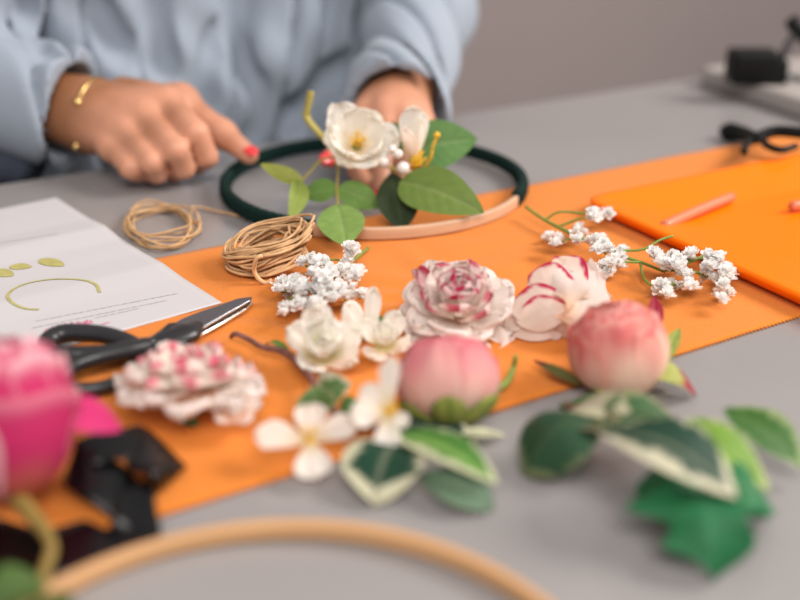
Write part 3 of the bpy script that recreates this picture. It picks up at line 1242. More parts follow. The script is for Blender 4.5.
# big open white flower with magenta rims
C = P(459, 313, .013)
t = bloom('peony_bloom', 'large open white artificial peony with magenta petal rims seen from above', C, (-.02, -.40, .9), [
    (9, .036, .040, -4, 8, .6, .0028, wh, .002, -.004, dict(wavef=8, edge=.08)),
    (9, .034, .038, 12, 34, .7, .0026, wh, .002, -.001, dict(wavef=8, edge=.07)),
    (8, .031, .036, 28, 66, .9, .0020, eg(.965, .9), .002, .000, dict(wavef=7, edge=.06)),
    (7, .029, .032, 46, 92, 1.1, .0018, eg(.965), .002, .002, dict(wavef=7, edge=.06)),
    (5, .027, .030, 60, 108, 1.2, .0014, eg(.955), .002, .003, dict(wavef=7, edge=.06)),
    (4, .025, .024, 74, 122, 1.4, .0012, eg(.95), .001, .004, dict(wavef=6)),
    (3, .023, .018, 84, 124, 1.6, .0006, eg(.93), .001, .005, dict(wavef=5)),
], seed=10, roll=.4)
petal(t, C, frame((-.02, -.3, .95), 0), math.radians(164), .040, .024, 24, 62, .5, .002, edged(srgb(240, 216, 214), srgb(168, 16, 62), .70, None, 1, 2), seed=3)

# the same kind lying on its side
C = P(574, 310, .016)
t = thing('peony_bloom', P(565, 318), 'white artificial peony lying on its side, long petals rimmed magenta pointing left', 'flower')


def rimmed(st, lo=1.0, base=srgb(236, 220, 208), inner=srgb(240, 200, 170), seed=0):
    def f(u, v):
        c = lerp(inner, base, sm(.0, .5, v))
        k = sm(st - .05, st + .05, u + .07 * math.sin(13 * v + seed) + .05 * math.sin(31 * v + seed)) * sm(.12, .3, v)
        k = max(k, sm(.93, .98, v) * lo)
        return tuple(q / .72 for q in lerp(c, MAG, k))
    return f


def lpet(b, e, W, cf, **k):
    k = dict(dict(up=(0, -.75, .65), arch=.002, fold=-.12, wave=.0030, peak=.62), **k)
    leaf(t, P(*b), P(*e), W, cf, name='petal', m=M['petal'], **k)


whl = lambda u, v: tuple(q / .72 for q in lerp(srgb(232, 196, 168), srgb(226, 214, 208), sm(0, .7, v)))
lpet((588, 300, .020), (556, 256, .040), .026, rimmed(.78, 1, seed=1), seed=1)
lpet((586, 302, .020), (528, 276, .034), .030, rimmed(.80, 1, seed=2), seed=2, arch=.006)
lpet((588, 306, .022), (508, 308, .018), .028, rimmed(.80, .6, seed=3), seed=3, arch=.005)
lpet((588, 310, .022), (514, 320, .012), .022, rimmed(.80, .3, seed=4), seed=4, arch=.009)
lpet((586, 314, .014), (504, 326, .008), .030, rimmed(.97, 0, seed=5), seed=5, arch=.008)
lpet((566, 312, .020), (588, 262, .034), .026, whl, seed=6, wave=.0042)
lpet((566, 312, .022), (606, 280, .024), .028, whl, seed=7, wave=.0042)
lpet((566, 314, .020), (608, 300, .012), .026, whl, seed=8, wave=.0042, arch=.005)
lpet((560, 314, .024), (592, 326, .010), .026, whl, seed=9, wave=.0042, arch=.008)
lpet((564, 312, .020), (556, 336, .004), .026, whl, seed=10, wave=.0042, arch=.004)
lpet((566, 308, .026), (574, 272, .034), .026, whl, seed=11, wave=.0042, arch=.002)
lpet((562, 312, .020), (540, 330, .006), .024, whl, seed=12, wave=.002)
mb = MB()
ax = Vector((.86, .30, -.34)).normalized()
tube(mb, [C + ax * .0, C + ax * .010 + Vector((0, 0, -.002)), P(598, 322, .006)], [.005, .0035, .002], sides=8)
mb.build('stem', M['stem'], t)
leaf(t, P(589, 325, .004), P(584, 345, .003), .008, green(srgb(54, 120, 90)), name='sepal', nu=7, nv=10)
leaf(t, P(570, 332, .006), P(500, 322, .004), .012, green(srgb(186, 140, 70)), name='sepal', nu=9, nv=14)

# blurred one in front of the scissors
C = P(189, 388, .017)
t = bloom('carnation_bloom', 'blurred white carnation with pink tipped petals standing in front of the scissors', C, (.04, .22, .96), [
    (10, .035, .034, 0, 4, .5, .0034, wh, .003, -.002, dict(wavef=9, edge=.1)),
    (9, .031, .032, 10, 24, .6, .0032, lambda s: edged(srgb(246, 236, 226), srgb(232, 120, 140), .97, srgb(248, 224, 200), .9, s), .003, .001, dict(wavef=9, edge=.1)),
    (8, .024, .028, 24, 52, .8, .0028, lambda s: edged(srgb(246, 236, 226), srgb(232, 110, 134), .955, srgb(248, 224, 200), 1, s), .002, .002, dict(wavef=8, edge=.1)),
    (6, .017, .020, 50, 90, 1.0, .002, lambda s: edged(srgb(246, 236, 226), srgb(232, 110, 134), .955, srgb(248, 224, 200), 1, s), .002, .003, dict(wavef=8, edge=.1)),
], seed=120)
mb = MB()
ax = Vector((-.04, -.22, -.96)).normalized()
tube(mb, [C - ax * .004, C + ax * .008, C + ax * .016 + Vector((0, -.006, .002)), P(196, 424, .003)], [.004, .0055, .0040, .0024], sides=10)
mb.build('calyx', M['stem_dark'], t)
leaf(t, P(182, 398, .010), P(164, 396, .003), .012, green(srgb(100, 140, 60)), name='sepal', nu=7, nv=10)
leaf(t, P(206, 400, .010), P(226, 396, .004), .012, green(srgb(100, 140, 60)), name='sepal', nu=7, nv=10)

C = P(236, 417, .010)
t = bloom('small_bloom', 'small blurred white blossom lying beside the pink tipped carnation', C, (.1, -.3, .9), [
    (5, .016, .018, 15, 60, 1.2, .001, wh, .001, 0, {}),
    (4, .013, .014, 50, 100, 1.4, .001, wh, .001, .001, {}),
], seed=160)
leaf(t, P(246, 415, .006), P(262, 410, .004), .007, green(srgb(110, 160, 70)), name='sepal', nu=7, nv=8)

# two white lisianthus heads and the petals between them
cr = lambda s: edged(srgb(246, 242, 234), srgb(236, 232, 214), .95, srgb(214, 216, 160), .6, s)
C = P(322, 352, .012)
bloom('lisianthus_bloom', 'creamy white ruffled bloom with open cup, below the baby\'s breath', C, (.12, -.55, .8), [
    (5, .027, .030, 12, 62, 1.1, .0016, cr, .002, -.002, dict(edge=.06)),
    (4, .024, .026, 40, 96, 1.3, .0014, cr, .002, .0, dict(edge=.05)),
    (3, .019, .018, 66, 118, 1.6, .0008, cr, .001, .002, {}),
], seed=200, roll=.3)
C = P(384, 345, .010)
bloom('lisianthus_bloom', 'small creamy white bloom between the ruffled cup and the large peony', C, (.05, -.5, .85), [
    (4, .021, .022, 8, 60, 1.1, .0014, cr, .001, -.001, dict(edge=.06)),
    (4, .017, .017, 45, 100, 1.4, .001, cr, .001, .001, {}),
], seed=230, roll=.9)
tp = thing('white_petal_spray', P(366, 335), 'upright loose white petals between the two creamy white blooms', 'flower')
C = P(368, 338, .004)
petal(tp, C, frame((0, -.3, 1)), math.radians(60), .034, .016, 60, 84, .7, .001, cr(1), seed=301, nu=11)
petal(tp, C, frame((0, -.3, 1)), math.radians(150), .026, .026, 35, 66, .7, .0014, cr(2), seed=302)
petal(tp, C, frame((0, -.3, 1)), math.radians(250), .016, .020, 35, 70, .9, .001, cr(4), seed=303)
leaf(tp, P(374, 334, .006), P(386, 318, .010), .006, green(srgb(120, 160, 80)), name='sepal', nu=7, nv=8)


# ------------------------------------------------------------------ peony buds
def bud(t, C, axis, r, n, cf, roll=0.0, seed=0, squash=.92, name='petal', rows=((5, 1.0, .25), (5, .97, .16), (5, .935, .10), (4, .90, .06), (3, .86, .02))):
    R = frame(axis, roll)
    s = seed
    mb = MB()
    ball(mb, C, r * .86, 24, 16, (1, 1, squash), R, col=cf(0, .8, .8, 1))
    mb.build('bud_core', M['petal'], t, col=True)
    for li, (cnt, rad, topf) in enumerate(rows):
        for k in range(cnt):
            s += 1
            rr = random.Random(s * 13)
            az0 = 2 * math.pi * (k + .5 * li) / cnt + rr.uniform(-.15, .15)
            wid = (2 * math.pi / cnt) * 1.15
            th_top = (0.16 + .07 * li) * math.pi * (1 if li else 1.1) / 1.5 * rr.uniform(.85, 1.15)
            th_top = math.pi * topf * rr.uniform(.6, 1.35)
            nu, nv = 15, 18
            vs, cs = [], []
            ph = rr.uniform(0, 6)
            for j in range(nv):
                v = j / (nv - 1)
                for i in range(nu):
                    u = -1 + 2 * i / (nu - 1)
                    tt = th_top + (1 - v) * (math.pi * .96 - th_top)
                    tt += .16 * (u * u) * v + .05 * math.sin(5 * u + ph) * v
                    az = az0 + u * wid * .5 * (1.0 if v < .7 else 1 - .18 * ((v - .7) / .3) ** 2) * 1.25
                    rad_ = r * rad * (1 + .035 * (u + 1) * .5 - .02 + .075 * max(0, v - .84) / .16 + .03 * max(0, abs(u) - .8) / .2 * v + .02 * math.sin(3 * u + ph) * v
                                      + .020 * math.sin(9 * u + ph) * v * v)
                    p = Vector((math.sin(tt) * math.cos(az), math.sin(tt) * math.sin(az), math.cos(tt) * squash)) * rad_
                    # the bud is fullest below its middle
                    p.x *= 1 + .06 * (1 - v)
                    p.y *= 1 + .06 * (1 - v)
                    vs.append(C + R @ p)
                    e = max(abs(u), v)
                    cs.append(cf(u, v, e, s))
            mk(name, vs, grid_faces(nu, nv), M['petal'], t, cols=cs)


def budcol(a, b, c, lo=.25, hi=.75, streak=.1):
    def f(u, v, e, s):
        k = .5 + .5 * math.sin(u * 5 + s * 2.1) * math.sin(v * 6 + s)
        q = lerp(a, b, sm(lo, hi, v + (k - .5) * .3))
        q = lerp(q, c, sm(.92, 1.0, v) * .8)
        return lerp(q, c, streak * math.exp(-((abs(u) - 1) / .12) ** 2) * 3)
    return f


C = P(448, 379, .0245)
t = thing('peony_bud', P(446, 400), 'closed pink artificial peony bud in front of the large magenta rimmed bloom', 'flower bud')
bud(t, C, (-.06, .56, .85), .0270, 5, budcol(srgb(246, 212, 194), srgb(232, 152, 158), srgb(216, 104, 122), .2, 1.0), seed=400, squash=.86)
for k, (az, wd, ln) in enumerate(((200, .030, .95), (262, .036, 1.0), (318, .030, .95), (10, .026, .8), (80, .028, .8), (140, .028, .8))):
    R = frame((-.06, .52, .85))
    vs, cs = [], []
    for j in range(12):
        v = j / 11
        for i in range(9):
            u = -1 + 2 * i / 8
            tt = math.pi * (1 - .46 * ln * v)
            az_ = math.radians(az) + u * .62 * (1 - v ** 2.2) ** .5 * (1 if v < 1 else 0)
            rd = .0270 * 1.085 + .0012 * (1 - u * u) + .0006 * math.sin(9 * u)
            p = Vector((math.sin(tt) * math.cos(az_), math.sin(tt) * math.sin(az_), math.cos(tt) * .86)) * rd
            vs.append(C + R @ p)
            cs.append(lerp(srgb(92, 116, 40), srgb(160, 158, 80), .5 + .5 * math.sin(7 * u + k) * v))
    mk('sepal', vs, grid_faces(9, 12), M['leaf'], t, cols=cs, solid=.0006)
mb = MB()
tube(mb, [C + Vector((.004, -.014, -.019)), P(484, 396, .006), P(505, 384, .006), P(513, 368, .010), P(516, 356, .018)], [.0035, .0028, .0022, .0018, .0014], sides=8)
mb.build('stem', M['stem'], t)

C = P(619, 350, .0245)
t = thing('peony_bud', P(619, 372), 'round blush pink peony bud at the felt edge with red tipped sepals', 'flower bud')
bud(t, C, (-.22, .14, .95), .0270, 5, budcol(srgb(250, 222, 198), srgb(228, 124, 122), srgb(244, 190, 178), .42, 1.0, .06), seed=450, squash=1.02, roll=.5)
yg = srgb(178, 182, 96)
rt = srgb(160, 26, 52)


def tipped(a, b, st=.6):
    return lambda u, v: lerp(a, b, sm(st, st + .15, v + .06 * math.sin(5 * u)))


leaf(t, P(592, 384, .006), P(634, 400, .003), .026, green(yg), arch=.004, name='sepal', label='pale yellow green sepal', fold=.1, wave=.001)
leaf(t, P(635, 372, .014), P(697, 396, .002), .026, tipped(yg, rt, .62), arch=.006, name='sepal', label='sepal with a dark red tip', fold=.15)
leaf(t, P(650, 368, .014), P(674, 384, .004), .024, green(srgb(170, 176, 90)), arch=.003, name='sepal')
leaf(t, P(580, 385, .006), P(533, 363, .006), .010, tipped(srgb(104, 104, 52), srgb(110, 40, 40), .7), arch=.001, droop=-.002, name='sepal', label='thin brownish sepal')
leaf(t, P(662, 365, .012), P(680, 328, .014), .010, green(srgb(160, 172, 80)), name='sepal', arch=.002)
leaf(t, P(654, 330, .020), P(655, 296, .030), .010, tipped(rt, rt), name='sepal', arch=.002, up=(0, -.8, .5), label='dark red sepal')
leaf(t, P(590, 318, .018), P(583, 300, .024), .010, green(srgb(140, 190, 70)), name='sepal', arch=.001, up=(0, -.8, .5))
mb = MB()
tube(mb, [P(612, 388, .006), P(592, 396, .004), P(570, 405, .003), P(560, 406, .003)], [.003, .002, .002, .0015], sides=8)
mb.build('stem', M['stem_dark'], t)


# ------------------------------------------------------------------ baby's breath
def floret_mesh(seed):
    rr = random.Random(seed)
    mb = MB()
    ball(mb, (0, 0, .0), .0014, 8, 6)
    for L_, (cnt, el, rad) in enumerate(((5, 10, .0044), (5, 45, .0040), (3, 75, .0034))):
        for k in range(cnt):
            az = 2 * math.pi * (k + .5 * L_) / cnt + rr.uniform(-.2, .2)
            e = math.radians(el + rr.uniform(-12, 12))
            R = Matrix.Rotation(az, 3, 'Z') @ Matrix.Rotation(-e, 3, 'Y')
            vs = []
            for j in range(5):
                v = j / 4
                for i in range(5):
                    u = -1 + i / 2
                    ww = .0019 * math.sin(math.pi * (.12 + .8 * v)) ** .6
                    vs.append(R @ Vector((rad * v, u * ww, .0009 * (u * u + v * v * .8) + .0003 * math.sin(4 * u + seed + k))))
            mb.add(vs, grid_faces(5, 5))
    me = bpy.data.meshes.new('floret')
    me.from_pydata([tuple(v) for v in mb.v], [], mb.f)
    me.polygons.foreach_set('use_smooth', [True] * len(me.polygons))
    me.materials.append(M['floret'])
    return me


FL = [floret_mesh(k) for k in range(4)]


def florets(t, tips):
    off = off_of(t)
    for i, (p, sc_) in enumerate(tips):
        o = bpy.data.objects.new('floret', FL[i % 4])
        S.collection.objects.link(o)
        o.parent = t
        o.location = p - off
        rr = random.Random(i * 3 + 1)
        o.rotation_euler = (rr.uniform(-.9, .5), rr.uniform(-.6, .6), rr.uniform(0, 6))
        o.scale = (sc_,) * 3


def sprig(t, nodes, tipcl, seed, zr=(.006, .026), jit=7, scl=(.95, 1.5), heights=None):
    """nodes: branch points (px, py, h); tipcl: clusters (px, py, h, rx, ry, count) of florets hung on the nearest node."""
    rr = random.Random(seed)
    mb = MB()
    tips = []
    NP = [P(*q) for q in nodes]
    for (cx, cy, h, rx, ry, cnt) in tipcl:
        cpt = P(cx, cy + 3, max(.003, h * .6))
        nn = min(NP, key=lambda q: (q - cpt).length)
        mb2 = [nn, nn.lerp(cpt, .5) + Vector((rr.uniform(-.002, .002), rr.uniform(-.002, .002), .003)), cpt]
        tube(mb, mb2, [.0009, .0007, .0006], sides=6, n=4)
        for k in range(cnt):
            a, q = rr.uniform(0, 6.28), math.sqrt(rr.random())
            hh = max(.0045, h + rr.uniform(-.006, .006))
            p = P(cx + rx * q * math.cos(a), cy + ry * q * math.sin(a), hh)
            s_ = rr.uniform(*scl)
            tips.append((p, s_))
            tube(mb, [cpt, cpt.lerp(p, .5) + Vector((0, 0, .0015)), p], .00045, sides=5, n=3)
    florets(t, tips)
    return mb


t = thing('babys_breath_sprig', P(325, 300), 'bushy cluster of tiny white baby\'s breath below the raffia hank', 'flower sprig')
mb = sprig(t, [(352, 262, .006), (340, 280, .010), (325, 296, .012), (300, 290, .010), (318, 312, .006), (345, 300, .01), (290, 300, .008)],
           [(350, 250, .020, 6, 6, 6), (312, 262, .018, 11, 6, 9), (322, 275, .022, 13, 8, 14), (350, 272, .018, 11, 9, 11), (283, 290, .010, 9, 8, 8),
            (300, 287, .014, 11, 9, 11), (325, 296, .018, 15, 10, 17), (345, 290, .014, 12, 8, 9), (310, 306, .010, 16, 7, 12), (283, 310, .008, 7, 4, 4),
            (360, 296, .010, 8, 5, 4)], 11)
tube(mb, [P(368, 248, .004), P(352, 262, .006), P(340, 280, .010), P(325, 296, .010), P(314, 314, .006)], [.0012, .0013, .0011, .001, .0008], sides=7)
tube(mb, [P(325, 296, .010), P(300, 290, .010), P(290, 300, .008)], .0009, sides=6)
tube(mb, [P(340, 280, .010), P(318, 272, .014), P(306, 266, .015)], .0009, sides=6)
mb.build('stem', M['stem'], t)

t = thing('babys_breath_sprig', P(620, 262), 'long stemmed baby\'s breath with two white clusters beside the orange tray', 'flower sprig')
mb = sprig(t, [(560, 226, .010), (585, 240, .012), (600, 250, .012), (640, 262, .012), (660, 268, .012), (690, 262, .012), (715, 280, .010), (675, 285, .008)],
           [(595, 217, .020, 9, 6, 8), (607, 214, .018, 4, 4, 3), (555, 242, .010, 7, 6, 5), (578, 236, .014, 7, 7, 7), (600, 245, .018, 12, 8, 13), (612, 262, .012, 10, 9, 10),
            (600, 272, .008, 11, 6, 8),
            (622, 256, .014, 6, 6, 4), (663, 258, .016, 13, 8, 12), (676, 268, .016, 12, 9, 12), (668, 290, .010, 10, 8, 9), (690, 282, .010, 6, 10, 6), (692, 256, .016, 5, 7, 4),
            (713, 262, .020, 8, 9, 8), (727, 278, .014, 9, 11, 10), (722, 296, .008, 9, 6, 5), (705, 274, .012, 7, 6, 4)], 23)
tube(mb, [P(526, 207, .012), P(545, 220, .011), P(572, 234, .012), P(605, 250, .012), P(640, 262, .010), P(665, 272, .008)], [.0013, .0014, .0014, .0013, .0011, .0009], sides=7)
tube(mb, [P(545, 220, .011), P(560, 212, .018), P(590, 214, .020)], .0010, sides=6)
tube(mb, [P(605, 250, .012), P(640, 250, .018), P(660, 240, .024), P(673, 236, .026)], .0009, sides=6)
tube(mb, [P(665, 268, .010), P(690, 262, .012), P(712, 250, .018)], .0010, sides=6)
tube(mb, [P(665, 270, .010), P(695, 272, .010), P(722, 284, .010)], .0010, sides=6)
tube(mb, [P(640, 262, .010), P(645, 280, .006), P(662, 292, .006)], .0009, sides=6)
mb.build('stem', M['stem'], t)

# ------------------------------------------------------------------ arrangement held at the hoop
ar = thing('flower_spray', Vector((-.03, .89, T + .010)), 'spray of cream flowers, beads and green leaves held at the green and wooden hoop', 'flower spray')
fy = .885
C = Q(356, 147, fy)
fl = mk('cream_flower', *(lambda m: (m.v, m.f))((lambda m: (ball(m, C, .0035, 10, 8), m)[1])(MB())), M['stem'], ar)
crm = lambda s: edged(srgb(248, 244, 236), srgb(250, 238, 220), .95, srgb(252, 232, 190), .5, s)
bloom('', '', C, (.14, -.70, .62), [
    (6, .037, .044, 16, 62, .8, .0022, crm, .001, -.003, dict(edge=.07)),
    (5, .032, .038, 24, 78, .9, .0018, crm, .001, -.001, dict(edge=.07)),
], seed=500, parent=fl)
mb = MB()
R = frame((.14, -.70, .62))
rr = random.Random(3)
for k in range(34):
    a, q = rr.uniform(0, 6.28), rr.uniform(.0005, .0055)
    b0 = C + R @ Vector((q * .4 * math.cos(a), q * .4 * math.sin(a), .002))
    e0 = C + R @ Vector((q * 1.2 * math.cos(a), q * 1.2 * math.sin(a), .013 + rr.uniform(0, .004)))
    tube(mb, [b0, e0], .0003, sides=4, n=1)
    ball(mb, e0, .0009, 6, 4)
mb.build('stamens', M['stamen'], fl)

C = Q(412, 160, .880)
f2 = mk('cream_flower', *(lambda m: (m.v, m.f))((lambda m: (ball(m, C, .003, 10, 8), m)[1])(MB())), M['stem'], ar)
R = frame((.05, -.25, .95))
petal(f2, C, R, math.radians(80), .044, .034, 60, 86, .9, .0016, crm(1), seed=520)
petal(f2, C, R, math.radians(20), .036, .024, 60, 92, .9, .001, crm(2), seed=521)
petal(f2, C, R, math.radians(215), .034, .026, 52, 92, 1.2, .0008, lambda u, v, e: lerp(srgb(246, 220, 200), srgb(250, 236, 224), v), seed=522)
mb = MB()
for k in range(12):
    a = Q(415 + rr.uniform(-7, 5), 170 + rr.uniform(-2, 1), .878)
    b_ = Q(418 + rr.uniform(-7, 9), 158 + rr.uniform(-7, 6), .872)
    tube(mb, [a, b_], .0011, sides=5, n=1)
tube(mb, [Q(424, 168, .876), Q(431, 157, .872), Q(433, 146, .872), Q(437, 137, .872)], .0011, sides=6)
ball(mb, Q(437, 135, .872), .0026)
mb.build('stamens', M['stamen'], f2)
for (x, y, r) in ((384, 162, .0048), (398, 154, .0040), (403, 168, .0052), (392, 149, .0034)):
    mb = MB()
    ball(mb, Q(x, y, .858), r, 16, 12)
    mb.build('bead', M['pearl'], ar)
mb = MB()
tube(mb, [Q(383, 165, .886), Q(392, 168, .89), Q(403, 174, .888)], .0012, sides=6)
tube(mb, [Q(392, 168, .89), Q(392, 185, .9), Q(388, 195, .90)], .0016, sides=6)
tube(mb, [Q(392, 168, .89), Q(370, 160, .89)], .0012, sides=6)
tube(mb, [Q(337, 158, .888), Q(338, 172, .878), Q(337, 188, .865), Q(338, 207, .845)], .0011, sides=7)
tube(mb, [Q(340, 156, .888), Q(322, 160, .885), Q(310, 172, .875), Q(301, 182, .870)], .0010, sides=7)
tube(mb, [Q(345, 156, .888), Q(380, 162, .888)], .0014, sides=7)
mb.build('stem', M['stem_yellow'], ar)
mb = MB()
tube(mb, [Q(330, 145, .90), Q(318, 132, .905), Q(307, 118, .91), Q(308, 106, .912), Q(311, 91, .915)], [.0030, .0036, .0036, .0034, .0036], sides=9, flat=.7)
mb.build('cut_stem', M['stem_yellow'], ar, label='bare yellow green stem end')
G1, G2, G3 = srgb(150, 168, 72), srgb(112, 150, 66), srgb(74, 116, 56)
front = (0, -.75, .65)
leaf(ar, Q(303, 183, .870), Q(260, 164, .872), .016, green(srgb(166, 172, 76)), up=(0.2, -.6, .8), fold=.45, arch=-.003)
leaf(ar, Q(300, 180, .868), Q(289, 223, .830), .017, green(srgb(156, 174, 80)), up=(.4, -.8, .4), arch=.005, fold=.3)
leaf(ar, Q(337, 189, .865), Q(302, 194, .872), .021, green(G2), up=front, arch=.001, fold=.08)
leaf(ar, Q(338, 188, .865), Q(381, 207, .860), .024, green(G2), up=front, arch=.002, fold=.1)
leaf(ar, Q(337, 204, .830), Q(346, 246, .762), .036, green(srgb(134, 166, 84)), up=(0, -.5, .85), arch=.002, fold=.06, peak=.5)
dk = srgb(44, 58, 30)
leaf(ar, Q(392, 172, .880), Q(402, 230, .822), .034, green(dk, srgb(64, 78, 44)), up=(.1, -.8, .5), arch=.002, fold=.08, peak=.55, label='very dark green leaf')
leaf(ar, Q(400, 181, .858), Q(484, 213, .822), .044, green(srgb(112, 136, 60)), up=(0, -.65, .75), arch=.005, fold=.08, peak=.38)
leaf(ar, Q(408, 150, .900), Q(477, 139, .905), .042, green(srgb(96, 140, 72)), up=(0, -.85, .5), arch=.003, fold=.1, peak=.4)
leaf(ar, Q(404, 150, .902), Q(392, 122, .905), .018, green(srgb(84, 126, 60)), up=(0, -.9, .4), arch=.001)

# ------------------------------------------------------------------ dogwood branch
br = thing('blossom_branch', P(345, 440), 'twig with white four petalled blossoms and cream edged leaves in front of the pink bud', 'flower branch')
mb = MB()
tube(mb, [P(231, 337, .006), P(236, 334, .010), P(250, 340, .009), P(262, 347, .010), P(282, 351, .011), P(298, 362, .011), P(311, 378, .012), P(320, 398, .012), P(335, 412, .010), P(362, 424, .010), P(396, 432, .012)],
     [.0014, .0017, .0016, .0018, .0022, .0026, .0020, .0018, .0018, .0016, .0014], sides=9)
tube(mb, [P(300, 364, .011), P(316, 368, .010), P(326, 384, .010)], .0011, sides=7)
tube(mb, [P(320, 405, .010), P(304, 410, .008), P(296, 422, .010)], .0010, sides=7)
mb.build('twig', M['twig'], br)
leaf(br, P(290, 354, .010), P(262, 349, .004), .006, green(srgb(96, 130, 50)), nu=7, nv=10)
gm, gd, cm = srgb(96, 130, 70), srgb(24, 66, 46), srgb(214, 208, 176)
leaf(br, P(318, 402, .010), P(352, 384, .026), .024, varieg(gm, cm, .6, .95, 3), up=(0, -.6, .8), arch=.004)
leaf(br, P(322, 412, .010), P(316, 385, .024), .024, varieg(gm, srgb(150, 160, 110), .8, .8, 4), up=(-.3, -.7, .6), arch=.003)
leaf(br, P(362, 412, .012), P(338, 420, .006), .020, green(gm), up=(0, -.5, .8), arch=.003)
leaf(br, P(396, 442, .012), P(372, 504, .003), .042, varieg(gd, cm, .80, .74, 5, tipw=.80), arch=.008, fold=.04, wave=.002, peak=.5, label='broad dark leaf with a cream border')
leaf(br, P(396, 434, .014), P(498, 484, .013), .024, varieg(srgb(76, 126, 50), srgb(206, 206, 166), .95, .55, 6, mid=srgb(112, 160, 64)), up=(.3, -.35, .9), arch=.006, fold=.12, peak=.45, label='bright green leaf with one cream edge')
leaf(br, P(414, 476, .005), P(494, 510, .002), .024, green(srgb(104, 130, 104)), up=(0, -.3, .95), arch=.006, peak=.6, label='dull grey green leaf underside')
leaf(br, P(395, 424, .007), P(478, 440, .004), .024, varieg(srgb(22, 58, 44), cm, .72, .95, 8), up=(-.1, -.3, .95), arch=.003, peak=.4)
leaf(br, P(462, 434, .008), P(506, 436, .003), .010, varieg(srgb(150, 160, 120), cm, .3, .3, 9), arch=.001, nu=9, nv=12)


def dogwood(C, axis, lens, roll, seed):
    f = mk('blossom', *(lambda m: (m.v, m.f))((lambda m: (ball(m, C, .0022, 10, 8), m)[1])(MB())), M['stamen'], br)
    R = frame(axis, roll)
    for k, (az, L, W, a, b) in enumerate(lens):
        petal(f, C, R, math.radians(az), L, W, a, b, .5, .0007, edged(srgb(244, 236, 226), srgb(240, 222, 214), .94, srgb(226, 206, 160), .5, seed + k),
              seed=seed + k, narrow=.9, blunt=5)
    mb = MB()
    rr = random.Random(seed)
    for k in range(9):
        a = rr.uniform(0, 6.28)
        e = C + R @ Vector((.003 * math.cos(a), .003 * math.sin(a), .007 + rr.uniform(0, .003)))
        tube(mb, [C, e], .0003, sides=4, n=1)
        ball(mb, e, .0008, 6, 4)
    mb.build('stamens', M['stamen'], f)


dogwood(P(310, 441, .016), (-.05, -.30, .95), ((182, .027, .030, 8, 4), (100, .020, .024, 20, 10), (30, .024, .027, 12, 2), (-72, .022, .028, 0, -12)), 0, 600)
dogwood(P(388, 412, .026), (.15, -.75, .6), ((85, .028, .016, 20, 30), (180, .020, .022, 14, 20), (262, .022, .022, 10, 0), (320, .012, .012, 20, 10), (135, .018, .020, 14, 10)), 0, 640)

# ------------------------------------------------------------------ leaf cluster at the right
iv = thing('variegated_leaf_cluster', P(640, 450), 'pile of variegated and lime artificial leaves on the table at the right', 'leaves')
dg, cr2 = srgb(28, 66, 46), srgb(208, 200, 172)
leaf(iv, P(600, 420, .022), P(524, 474, .003), .046, varieg(srgb(42, 78, 50), srgb(110, 120, 84), .93, .96, 21), up=(-.3, -.2, .95), arch=.014, fold=-.3, wave=.001, peak=.55)
leaf(iv, P(575, 426, .018), P(632, 436, .024), .026, varieg(srgb(88, 96, 64), srgb(130, 124, 92), .5, .6, 22), arch=.004)
leaf(iv, P(572, 410, .010), P(634, 424, .026), .026, varieg(cr2, srgb(190, 184, 150), .4, .4, 23), up=(0, -.4, .9), arch=.006, label='cream coloured leaf')
leaf(iv, P(600, 422, .022), P(680, 425, .018), .034, varieg(srgb(64, 100, 60), srgb(140, 140, 100), .7, .8, 24), arch=.008)
leaf(iv, P(598, 432, .034), P(738, 500, .024), .040, varieg(dg, cr2, .97, .52, 25, tipw=.88), up=(.25, -.25, .95), arch=.012, fold=.05, wave=.001, peak=.5, label='large dark leaf with a broad cream edge')
leaf(iv, P(655, 432, .026), P(770, 492, .010), .034, varieg(srgb(118, 156, 50), srgb(176, 188, 118), .93, .8, 26), up=(.2, -.1, .95), arch=.010, fold=.15, label='lime green leaf')
leaf(iv, P(694, 490, .020), P(712, 580, .003), .052, green(srgb(32, 112, 66), srgb(60, 136, 88)), up=(0, -.3, .95), arch=.014, fold=-.22, wave=.004, shape='ivy', nu=27, nv=40, label='lobed bright green ivy leaf')
leaf(iv, P(706, 492, .018), P(636, 492, .008), .026, green(srgb(44, 128, 78)), up=(0, -.3, .95), arch=.010, fold=-.15, wave=.002)
leaf(iv, P(700, 496, .018), P(774, 512, .006), .034, green(srgb(34, 118, 66)), up=(0, -.2, .95), arch=.012, fold=-.15, wave=.002)
leaf(iv, P(724, 408, .024), P(806, 470, .010), .026, varieg(srgb(66, 110, 44), srgb(150, 168, 110), .72, .95, 29), up=(.2, -.5, .85), arch=.006, fold=.08, wave=.001, peak=.45, label='mid green leaf leaning off to the right')
mb = MB()
tube(mb, [P(566, 406, .004), P(585, 410, .010), P(602, 424, .020), P(660, 438, .020), P(694, 436, .018), P(724, 424, .016)], [.0018, .0016, .0016, .0014, .0012, .001], sides=8)
tube(mb, [P(660, 438, .020), P(690, 470, .020)], .0012, sides=8)
mb.build('stem', M['twig'], iv)

# ------------------------------------------------------------------ black satin ribbon
rbn = thing('satin_ribbon', P(120, 490), 'looped black satin ribbon trailing off the felt toward the bottom left', 'ribbon')


def band(name, rows, parent, m, n=8):
    """rows: pairs of points (px, py, h) across the ribbon."""
    A_ = smooth_pts([P(*r[0]) for r in rows], n)
    B_ = smooth_pts([P(*r[1]) for r in rows], n)
    vs = []
    K = 7
    for i, (a, b) in enumerate(zip(A_, B_)):
        for k in range(K):
            t_ = k / (K - 1)
            vs.append(a.lerp(b, t_) + Vector((0, 0, .0008 * math.sin(5 * t_ + i * .4))))
    return mk(name, vs, grid_faces(K, len(A_)), m, parent, solid=.0005)


